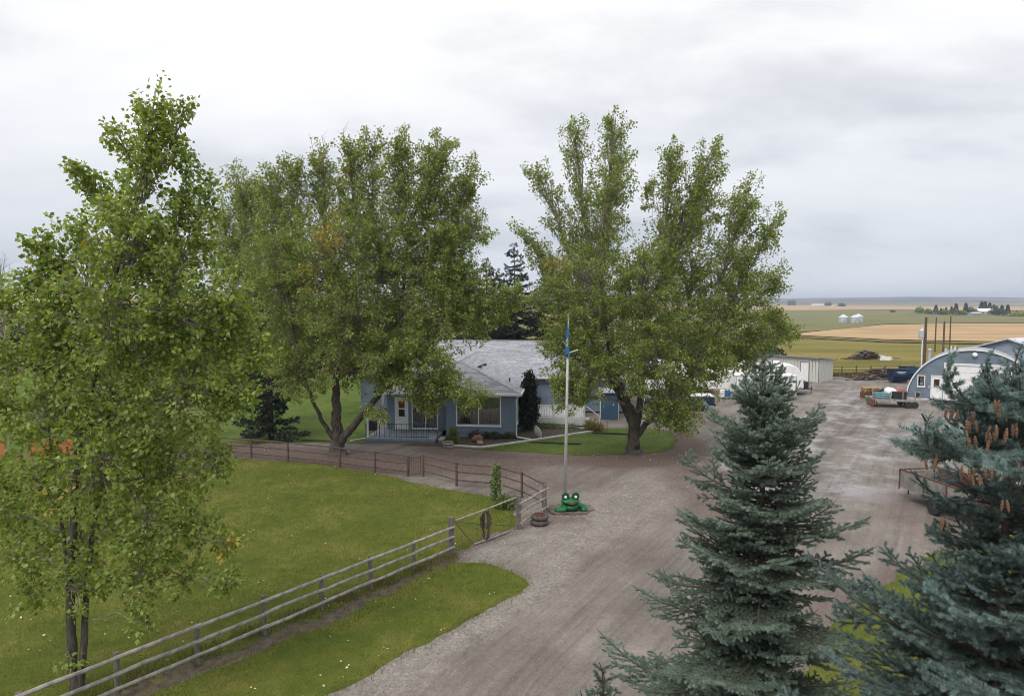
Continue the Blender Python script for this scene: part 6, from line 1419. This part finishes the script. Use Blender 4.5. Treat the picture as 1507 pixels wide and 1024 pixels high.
def tank(label, loc, rz, r, L_, m):
    e = E('tank', label, 'tank', loc, rz); mb = MB(); pr = [(.02, -L_ / 2)] + [(r * math.cos(t), -L_ / 2 + r * .5 + r * .5 * math.sin(t)) for t in np.linspace(-1.3, 0, 5)] + [(r * math.cos(t), L_ / 2 - r * .5 + r * .5 * math.sin(t)) for t in np.linspace(0, 1.3, 5)] + [(.02, L_ / 2)]
    mb.lathe(pr, 16, (0, 0, r), 'y'); mb.build('shell', m, e, smooth=True)
    mb = MB(); mb.lathe([(.07, 2 * r - .02), (.07, 2 * r + .08)], 10); mb.build('filler_cap', MT['steel'], e)
    mb = MB(); mb.box((0, 0, .05), (r * 1.5, L_ * .6, .1)); mb.build('cradle', MT['rust'], e); return e
tank('white round-ended tank on the flatbed trailer', onbed(-.05, .25), R(-8), .40, 1.1, MT['white'])
tank('faded pink-red tank on the flatbed trailer beside the white tank', onbed(.72, .30), R(-14), .42, 1.1, mat('pink_red_tank', (.30, .13, .12), (.22, .09, .08), .6, 4))
e = E('tool_chest', 'black tool chest on the flatbed trailer in front of the tanks', 'tool chest', onbed(.35, -.60), R(-12)); mb = MB(); mb.box((0, 0, .26), (.95, .5, .52)); mb.build('chest', MT['black'], e, bevel=.02); mb = MB(); mb.box((0, 0, .55), (.99, .54, .05)); mb.build('lid', MT['black'], e)
e = E('tyre', 'spare tyre standing at the front of the flatbed load', 'tyre', onbed(-.55, .62)); mb = MB(); mb.torus(.22, .10, (0, 0, .32), 20, 8, Matrix.Rotation(R(90), 3, 'X')); mb.build('tread', MT['black'], e, smooth=True); mb = MB(); mb.lathe([(.13, -.05), (.13, .05)], 14, (0, 0, .32), 'y'); mb.build('hub', MT['steel'], e)
# pallets and crates pile left of the flatbed
p = G(1281, 585); e = E('pallet_pile', 'pile of yellow-brown pallets over rusty crates left of the flatbed', 'pallets', p, R(-10))
yw = mat('yellow_pallet', (.42, .28, .12), (.30, .19, .09), .8, 6)
for k in range(3):
    for i in range(5):
        mb = MB(); mb.box((rnd.uniform(-.05, .05), -.4 + i * .2, .60 + k * .15), (1.45, .13, .03)); mb.build('slat', yw, e)
    for xx in (-.6, 0, .6):
        mb = MB(); mb.box((xx, 0, .535 + k * .15), (.09, .95, .10)); mb.build('bearer', yw, e)
for (x, y, w, h) in ((-.40, 0, .70, .46), (.42, .05, .74, .47)):
    mb = MB(); mb.box((x, y, h / 2), (w, .85, h)); mb.build('crate', MT['rust'], e, bevel=.015)
p = G(1277, 590); e = E('bucket', 'bright green bucket on the gravel before the pallet pile', 'bucket', p); mb = MB(); mb.lathe([(.16, 0), (.21, .40), (.20, .40), (.15, .03)], 14); mb.build('pail', mat('green_plastic', (.02, .26, .10), rough=.4), e); mb = MB(); mb.torus(.2, .012, (0, 0, .40), 14, 5); mb.build('rim', MT['white'], e)
# wood heap at the pasture fence
def heap(label, loc, L_, W_, Hh, n, m, rz=0, name='branch_heap', rad=(.02, .06), cat='brush pile'):
    e = E(name, label, cat, loc, rz); acc = Acc(); acc2 = Acc()
    for i in range(n):
        t = rnd.gauss(0, .33); zz = Hh * max(0, 1 - abs(t) * 1.5) * rnd.random() ** .7 + .04; l = rnd.uniform(.5, 1.5); a = rnd.uniform(-.5, .5) + (math.pi if rnd.random() < .5 else 0); el = rnd.uniform(-.2, .25)
        c = np.array([t * L_, rnd.gauss(0, .3) * W_, zz]); dv = np.array([math.cos(a) * math.cos(el), math.sin(a) * math.cos(el), math.sin(el)]) * l / 2
        a0, b0 = c - dv, c + dv; a0[2] = max(.02, a0[2]); b0[2] = max(.02, b0[2]); q = rnd.uniform(*rad)
        V, F = tube_np(np.array([a0, (a0 + b0) / 2 + np.array([0, 0, rnd.uniform(-.05, .08)]), b0]), np.array([q, q * .8, q * .5]), 5); (acc if i % 6 else acc2).add(V, F)
    setp(link('branches', acc.mesh('branches'), m, e), kind='stuff'); setp(link('pale_branches', acc2.mesh('pale_branches'), MT['wood_grey'], e), kind='stuff'); return e
p = G(1288, 556); heap('heap of brown branches and old timber at the pasture fence', (p[0] + .6, 75.0, 0), 4.2, 1.0, 1.15, 420, mat('brown_branch', (.14, .095, .07), (.075, .052, .042), .9, 5), 0)
p = G(1276, 559); heap('low strip of dark scrap timber on the gravel edge', (p[0], p[1], 0), 2.6, .5, .32, 90, MT['rail_dark'], .1, 'timber_scrap', cat='scrap timber')
p = GT(1276, 528.5); heap('dark brush pile lying in the olive pasture', p, 4.0, 1.4, 1.25, 520, mat('dark_branch', (.095, .065, .055), (.05, .036, .032), .9, 5), 0)
p = GT(1301, 529.5); e = E('truck_cap', 'white broken truck cap lying beside the pasture brush pile', 'truck cap', p, R(-12)); e.scale = (.72, .72, .8)
mb = MB(); mb.prism([(-1.0, 0), (1.1, 0), (1.0, .62), (-.85, .75)], -.8, -.72); mb.prism([(-1.0, 0), (1.1, 0), (1.0, .62), (-.85, .75)], .72, .8); mb.build('side_panel', MT['white'], e)
mb = MB(); mb.add([(-.86, -.81, .76), (-.2, -.81, .72), (-.2, .81, .72), (-.86, .81, .76), (-.86, -.81, .80), (-.2, -.81, .76), (-.2, .81, .76), (-.86, .81, .80)], [(0, 3, 2, 1), (4, 5, 6, 7), (0, 1, 5, 4), (1, 2, 6, 5), (2, 3, 7, 6), (3, 0, 4, 7)]); mb.tube([(1.0, -.75, .62), (1.45, -.75, .15), (1.45, .75, .15), (1.0, .75, .62)], .05, 6); mb.build('roof_panel', MT['white'], e)
mb = MB(); mb.span((-.8, .3, .05), (.9, .34, .5)); mb.build('inner_panel', mat('pinkish_panel', (.46, .38, .36), rough=.7), e)
# rusty utility trailer behind the blue spruce
TR = np.array([17.85, 26.9, 0]); r_ = E('utility_trailer', 'old box trailer with rusty red interior half hidden by the blue spruce', 'trailer', TR, R(-82))
sm = mat('grey_weathered_side', (.26, .25, .235), (.17, .16, .15), .8, 4, dirt=((.15, .07, .05), 3, .58))
bx, by, z0, z1 = 2.0, .90, .55, 1.30
for nm, a, b, m in (('side_panel', (-bx, -by, z0), (bx, -by + .04, z1), sm), ('side_panel', (-bx, by - .04, z0), (bx, by, z1), MT['redmetal']), ('front_panel', (-bx, -by + .045, z0), (-bx + .04, by - .045, z1 - .08), sm), ('tail_panel', (bx - .04, -by + .045, z0), (bx, by - .045, z1), MT['redmetal']), ('floor', (-bx + .05, -by + .05, z0), (bx - .05, by - .05, z0 + .04), MT['rust'])):
    mb = MB(); mb.span(a, b); mb.build(nm, m, r_)
mb = MB()
for (a, b) in (((-bx, -by, z1 + .025), (bx, -by, z1 + .025)), ((-bx, by, z1 + .025), (bx, by, z1 + .025)), ((-bx, -by, z1 + .0), (-bx, by, z1 + .0))): mb.tube([a, b], .03, 6)
for x in (-bx, -.6, .6, bx):
    for y in (-by - .03, by + .03): mb.tube([(x, y, z0 - .1), (x, y, z1 + .02)], .028, 6)
mb.build('frame_rail', MT['rust'], r_)
mb = MB(); mb.tube([(-bx, -.7, .52), (-bx - .8, 0, .5)], .045, 6); mb.tube([(-bx, .7, .52), (-bx - .8, 0, .5)], .045, 6); mb.tube([(-bx - .6, 0, 0), (-bx - .6, 0, .8)], .035, 6); mb.box((-bx - .85, 0, .52), (.25, .14, .12)); mb.build('hitch', MT['rust'], r_)
mb = MB(); mb.tube([(-.9, -.2, z0 + .05), (-.9, -.2, 1.62), (.05, -.2, 1.66), (.05, -.2, z0 + .05)], .024, 6); mb.build('hoop_frame', MT['black'], r_)
for s in (-1, 1): wheel(r_, .2, s * (by + .16), .34, .2, MT['rust'])
for (x, y, d_, lab, m) in ((-.55, -.2, (.5, .4, .42), 'grey can riding in the old box trailer', MT['galv']), (.55, -.35, (.3, .3, .5), 'white tub riding in the old box trailer', MT['white'])):
    c, s = math.cos(R(-82)), math.sin(R(-82)); e = E('can', lab, 'container', (TR[0] + x * c - y * s, TR[1] + x * s + y * c, z0 + .04), R(-82))
    mb = MB(); mb.lathe([(d_[0] * .42, 0), (d_[0] * .45, .04), (d_[0] * .45, d_[2]), (d_[0] * .38, d_[2] + .05)], 14); mb.build('body', m, e); mb = MB(); mb.lathe([(.05, d_[2] + .05), (.05, d_[2] + .1)], 8); mb.build('cap', MT['black'], e)
p = G(1500, 690); pickup('white and red pickup glimpsed through the blue spruce', (p[0] + 1.8, p[1] + .8, 0), R(10), mat('white_red_paint', (.62, .60, .58), (.55, .53, .51), .35, 2), False)
# ------------------------------------------------------------------ utility poles
def pole(label, u, vt, d, r, box=False, conduit=False, arm=False, low=None):
    a = PX(u, vt, d); h = float(HT(a[0], d)); e = E('utility_pole', label, 'utility pole', (a[0], d, h), 0, 'wooden poles behind the workshop'); H = a[2] - h
    mb = MB(); mb.tube([(0, 0, -.1), (0, 0, H)], [r * 1.15, r * .85], 9); mb.build('shaft', mat('pole_wood', (.12, .085, .066), (.075, .054, .044), .9, 5, stretch=(3, 3, .4)), e)
    if box:
        mb = MB(); mb.lathe([(.20, 0), (.23, .06), (.23, .72), (.17, .80), (.05, .82)], 14, (-.40, -.05, H - 1.95)); t_ = mb.build('transformer', MT['galv'], e)
        mb = MB(); mb.lathe([(.045, .80), (.06, .86), (.03, .98)], 8, (-.34, -.05, H - 1.95)); mb.build('bushing', MT['trim'], t_)
    if conduit:
        mb = MB(); mb.tube([(-.30, -.06, 0), (-.30, -.06, H - 2.0)], .055, 8); mb.build('conduit', MT['trim'], e)
    if low:
        mb = MB(); mb.tube([(.18, -.1, 0), (.18, -.1, low)], .14, 8); mb.build('flue_pipe', MT['galv'], e)
    return e
pole('thick pole with a white transformer behind the arched workshop', 1363, 467, 64, .13, True, True)
pole('thin distant pole just right of the transformer pole', 1378, 467, 118, .11)
pole('dark short pole with pale flue beside it behind the arched workshop', 1390, 473, 70, .10, low=3.6)
pole('thin distant pole, rightmost of the four behind the workshop', 1399.5, 465, 124, .11)
# ------------------------------------------------------------------ far things
def bin_(label, u, v, dia, hgt):
    p = GT(u, v); e = E('grain_bin', label, 'grain bin', p, 0, 'grain bins in the green field'); r = dia / 2; mb = MB(); pr = []
    for k in range(9): pr += [(r, hgt * k / 9), (r * .985, hgt * (k + .5) / 9)]
    pr.append((r, hgt)); mb.lathe(pr, 24); mb.build('wall', MT['galv'], e, smooth=False)
    mb = MB(); mb.lathe([(r * 1.05, hgt - .08), (r * .18, hgt + r * .55), (r * .15, hgt + r * .60), (.02, hgt + r * .62)], 24); mb.build('roof', roofm, e)
    mb = MB(); mb.box((-r * .3, -r * .97, 1.0), (.8, .12, 1.9)); mb.build('hatch', MT['steel'], e)
bin_('round grain bin at the left of the three far off in the green field', 1241, 475.5, 6.0, 4.0); bin_('round grain bin in the middle of the three, touching the right one', 1257.5, 475.8, 5.4, 3.9); bin_('round grain bin at the right of the three far off in the green field', 1263, 474.6, 6.2, 4.1)
def far_building(label, u, v, w, d, h, rh, wallm, roofm_, name='farm_building'):
    p = GT(u, v); e = E(name, label, 'farm building', p, R(8)); mb = MB(); mb.box((0, 0, h / 2), (w, d, h)); mb.build('wall', wallm, e)
    mb = MB(); mb.prism([(-d / 2 - .3, h), (d / 2 + .3, h), (0, h + rh)], -w / 2 - .3, w / 2 + .3, 'x'); mb.build('roof', roofm_, e)
    for k in range(3):
        mb = MB(); mb.box((-w * .3 + k * w * .3, -d / 2 - .03, h * .5), (w * .1, .1, h * .35)); mb.build('window', MT['dark'], e)
    return e
darkw = mat('dark_barn_wall', (.055, .05, .06), rough=.8)
far_building('far white-roofed farmhouse among the dark farm trees', 1448, 463.5, 17, 9, 3.6, 3.2, mat('far_grey_wall', (.42, .44, .45), rough=.8), MT['white'], 'farmhouse')
far_building('small far grey shed left of the white-roofed farmhouse', 1434, 465.0, 9, 6, 2.4, 1.4, mat('far_grey_wall2', (.34, .35, .36), rough=.8), MT['galv'])
far_building('tall dark barn on the far fields near the poplar edge', 1165, 450.0, 18, 16, 14, 3.5, darkw, darkw, 'barn')
far_building('long low white building far off on the pale field', 1203, 450.6, 34, 12, 4.0, 2, MT['white'], MT['white'])
far_building('tiny pale house far off right of the long low white building', 1228, 451.4, 14, 9, 3.5, 2, MT['white'], mat('far_pink_roof', (.42, .33, .30), rough=.8))
for u, v, w, lab in ((1218, 450.8, 16, 'far round grey-brown grove right of the long white building'), (1238, 451.6, 14, 'far round grey-brown grove beside the tiny pale house'), (1313, 460.0, 5, 'far dark low bush standing at the edge of the green field')):
    p = GT(u, v); bush('far_grove', lab, p, [(0, 0, w * .32, w * .62, w * .5, w * .34), (w * .4, 0, w * .25, w * .4, w * .4, w * .26)], 1500, w * .09, MT['leaf_dark'], 'grove', 'far groves', stems=False)
# farm trees: spruces and round trees, each its own
def far_spruce_mesh(seed):
    g = np.random.default_rng(seed); n = 1100; h = g.random(n) ** .75; r = (1 - h) * .30 * (0.5 + .5 * np.abs(np.sin(h * 24))) + .02; a = g.uniform(0, 6.28, n); r = r * np.sqrt(g.uniform(.3, 1, n))
    P = np.stack([r * np.cos(a), r * np.sin(a), .06 + .94 * h], -1); D = unit(np.stack([np.cos(a), np.sin(a), np.full(n, -.3)], -1) + g.normal(0, .3, (n, 3))); Nn = unit(g.normal(0, .6, (n, 3)) + np.array([0, 0, .8]))
    V, F = leaf_quads(P, .07 * g.uniform(.7, 1.3, n), D, Nn); me = np_mesh('crown', V, F); me.materials.append(MT['leaf_dark']); return me
FS = [far_spruce_mesh(k) for k in range(3)]; tmb = MB().tube([(0, 0, -.03), (0, 0, .95)], [.03, .006], 7).mesh('trunk'); tmb.materials.append(MT['barkspruce'])
words_ = ['leftmost far spruce on the distant farm, tall and dark', 'second far spruce from the left on the distant farm, short', 'third far spruce from the left, bushy and low', 'tallest far spruce of the left-hand clump', 'far spruce close right of the tallest in the left clump', 'lone far spruce between the left clump and the farmhouse', 'far tall spruce just behind the white-roofed farmhouse, left one', 'far tall spruce behind the farmhouse roof peak', 'far spruce right of the farmhouse roof', 'far slim spruce two right of the farmhouse', 'far small slim spruce in the gap right of the farmhouse', 'far spruce left of the thick dark one at the right', 'thick dark far spruce, darkest on the right of the farm', 'small far spruce near the right edge of the photo']
for lab, (u, vt, vb) in zip(words_, [(1377, 449, 464), (1384.5, 453.5, 464), (1392, 452, 464), (1406.5, 446.5, 464.5), (1400, 451, 464), (1421, 446, 464), (1444, 443.5, 463), (1449, 443.5, 463), (1456, 445.5, 463), (1462, 448, 463), (1466, 450, 464), (1474, 449, 465), (1482.5, 448.5, 466), (1496, 457, 466)]):
    p = GT(u, vb); H = PX(u, vt, p[1])[2] - p[2]
    e = E('spruce_tree', lab, 'tree', p, 0, 'spruces on the distant farm'); link('crown', rnd.choice(FS), None, e, rot=(0, 0, rnd.random() * 6), scale=(H * rnd.uniform(.9, 1.25), H, H))['kind'] = 'stuff'; link('trunk', tmb, None, e, scale=(H, H, H))
for lab, (u, vb, w, h) in zip(['far spreading tree at the left end of the distant farm', 'far round pale green tree left of the distant spruces', 'far low round tree between the distant spruces', 'far dark round tree left of the farmhouse', 'far wide dark tree right of the farmhouse', 'far low hedge tree at the right edge of the photo', 'far green bush below the lone distant spruce'], [(1353, 462.5, 7, 8), (1366, 463, 6, 6), (1389, 464, 7, 6), (1428, 464, 9, 8), (1466, 465, 10, 8), (1499, 466.5, 12, 4), (1416, 464.5, 6, 5)]):
    p = GT(u, vb); bush('round_tree', lab, p, [(0, 0, h * .58, w * .55, w * .5, h * .42), (w * .35, 0, h * .45, w * .4, w * .4, h * .35), (-w * .35, 0, h * .48, w * .4, w * .4, h * .36)], 1300, .9, MT['leaf_dark'] if 'dark' in lab else MT['leaf'], 'tree', 'round trees on the distant farm')
# bare twigs rising at the left edge
p = PX(4, 470, 40); e = E('bare_tree', 'leafless grey tree tips at the left edge of the photo', 'tree', (p[0], 40, 0)); mb = MB(); H = PX(4, 350, 40)[2]
mb.tube([(0, 0, -.05), (.1, 0, H * .5), (0, 0, H * .8)], [.09, .06, .03], 7); mb.build('trunk', MT['barkpale'], e); acc = Acc()
for i in range(46):
    z = H * rnd.uniform(.45, .8); a = rnd.uniform(0, 6.28); l = rnd.uniform(.8, 2.0); dv = np.array([math.cos(a) * .45, math.sin(a) * .45, .9]) * l; s = np.array([0.03, 0, z])
    V, F = tube_np(np.array([s, s + dv * .5 + np.array([rnd.gauss(0, .08), 0, -.1]), s + dv]), np.array([.03, .018, .006]), 4); acc.add(V, F)
    for k in range(3):
        q = s + dv * rnd.uniform(.35, .9); d2 = np.array([rnd.gauss(0, .3), rnd.gauss(0, .3), .55]) * rnd.uniform(.5, 1); V, F = tube_np(np.array([q, q + d2]), np.array([.010, .004]), 3); acc.add(V, F)
setp(link('branches', acc.mesh('branches'), MT['barkpale'], e), kind='stuff')
# ------------------------------------------------------------------ the air
hm = bpy.data.materials.new('haze_air'); hm.use_nodes = True; t = hm.node_tree; t.nodes.clear(); o_ = N(t, 'ShaderNodeOutputMaterial'); pv = N(t, 'ShaderNodeVolumePrincipled', i_Density=0.0002, i_Anisotropy=0.2)
pv.inputs['Color'].default_value = (.74, .84, 1.0, 1); LK(t, pv.outputs[0], o_.inputs['Volume'])
mb = MB(); mb.span((-9500, -200, -12), (9500, 6000, 58)); setp(mb.build('haze', hm), kind='stuff')
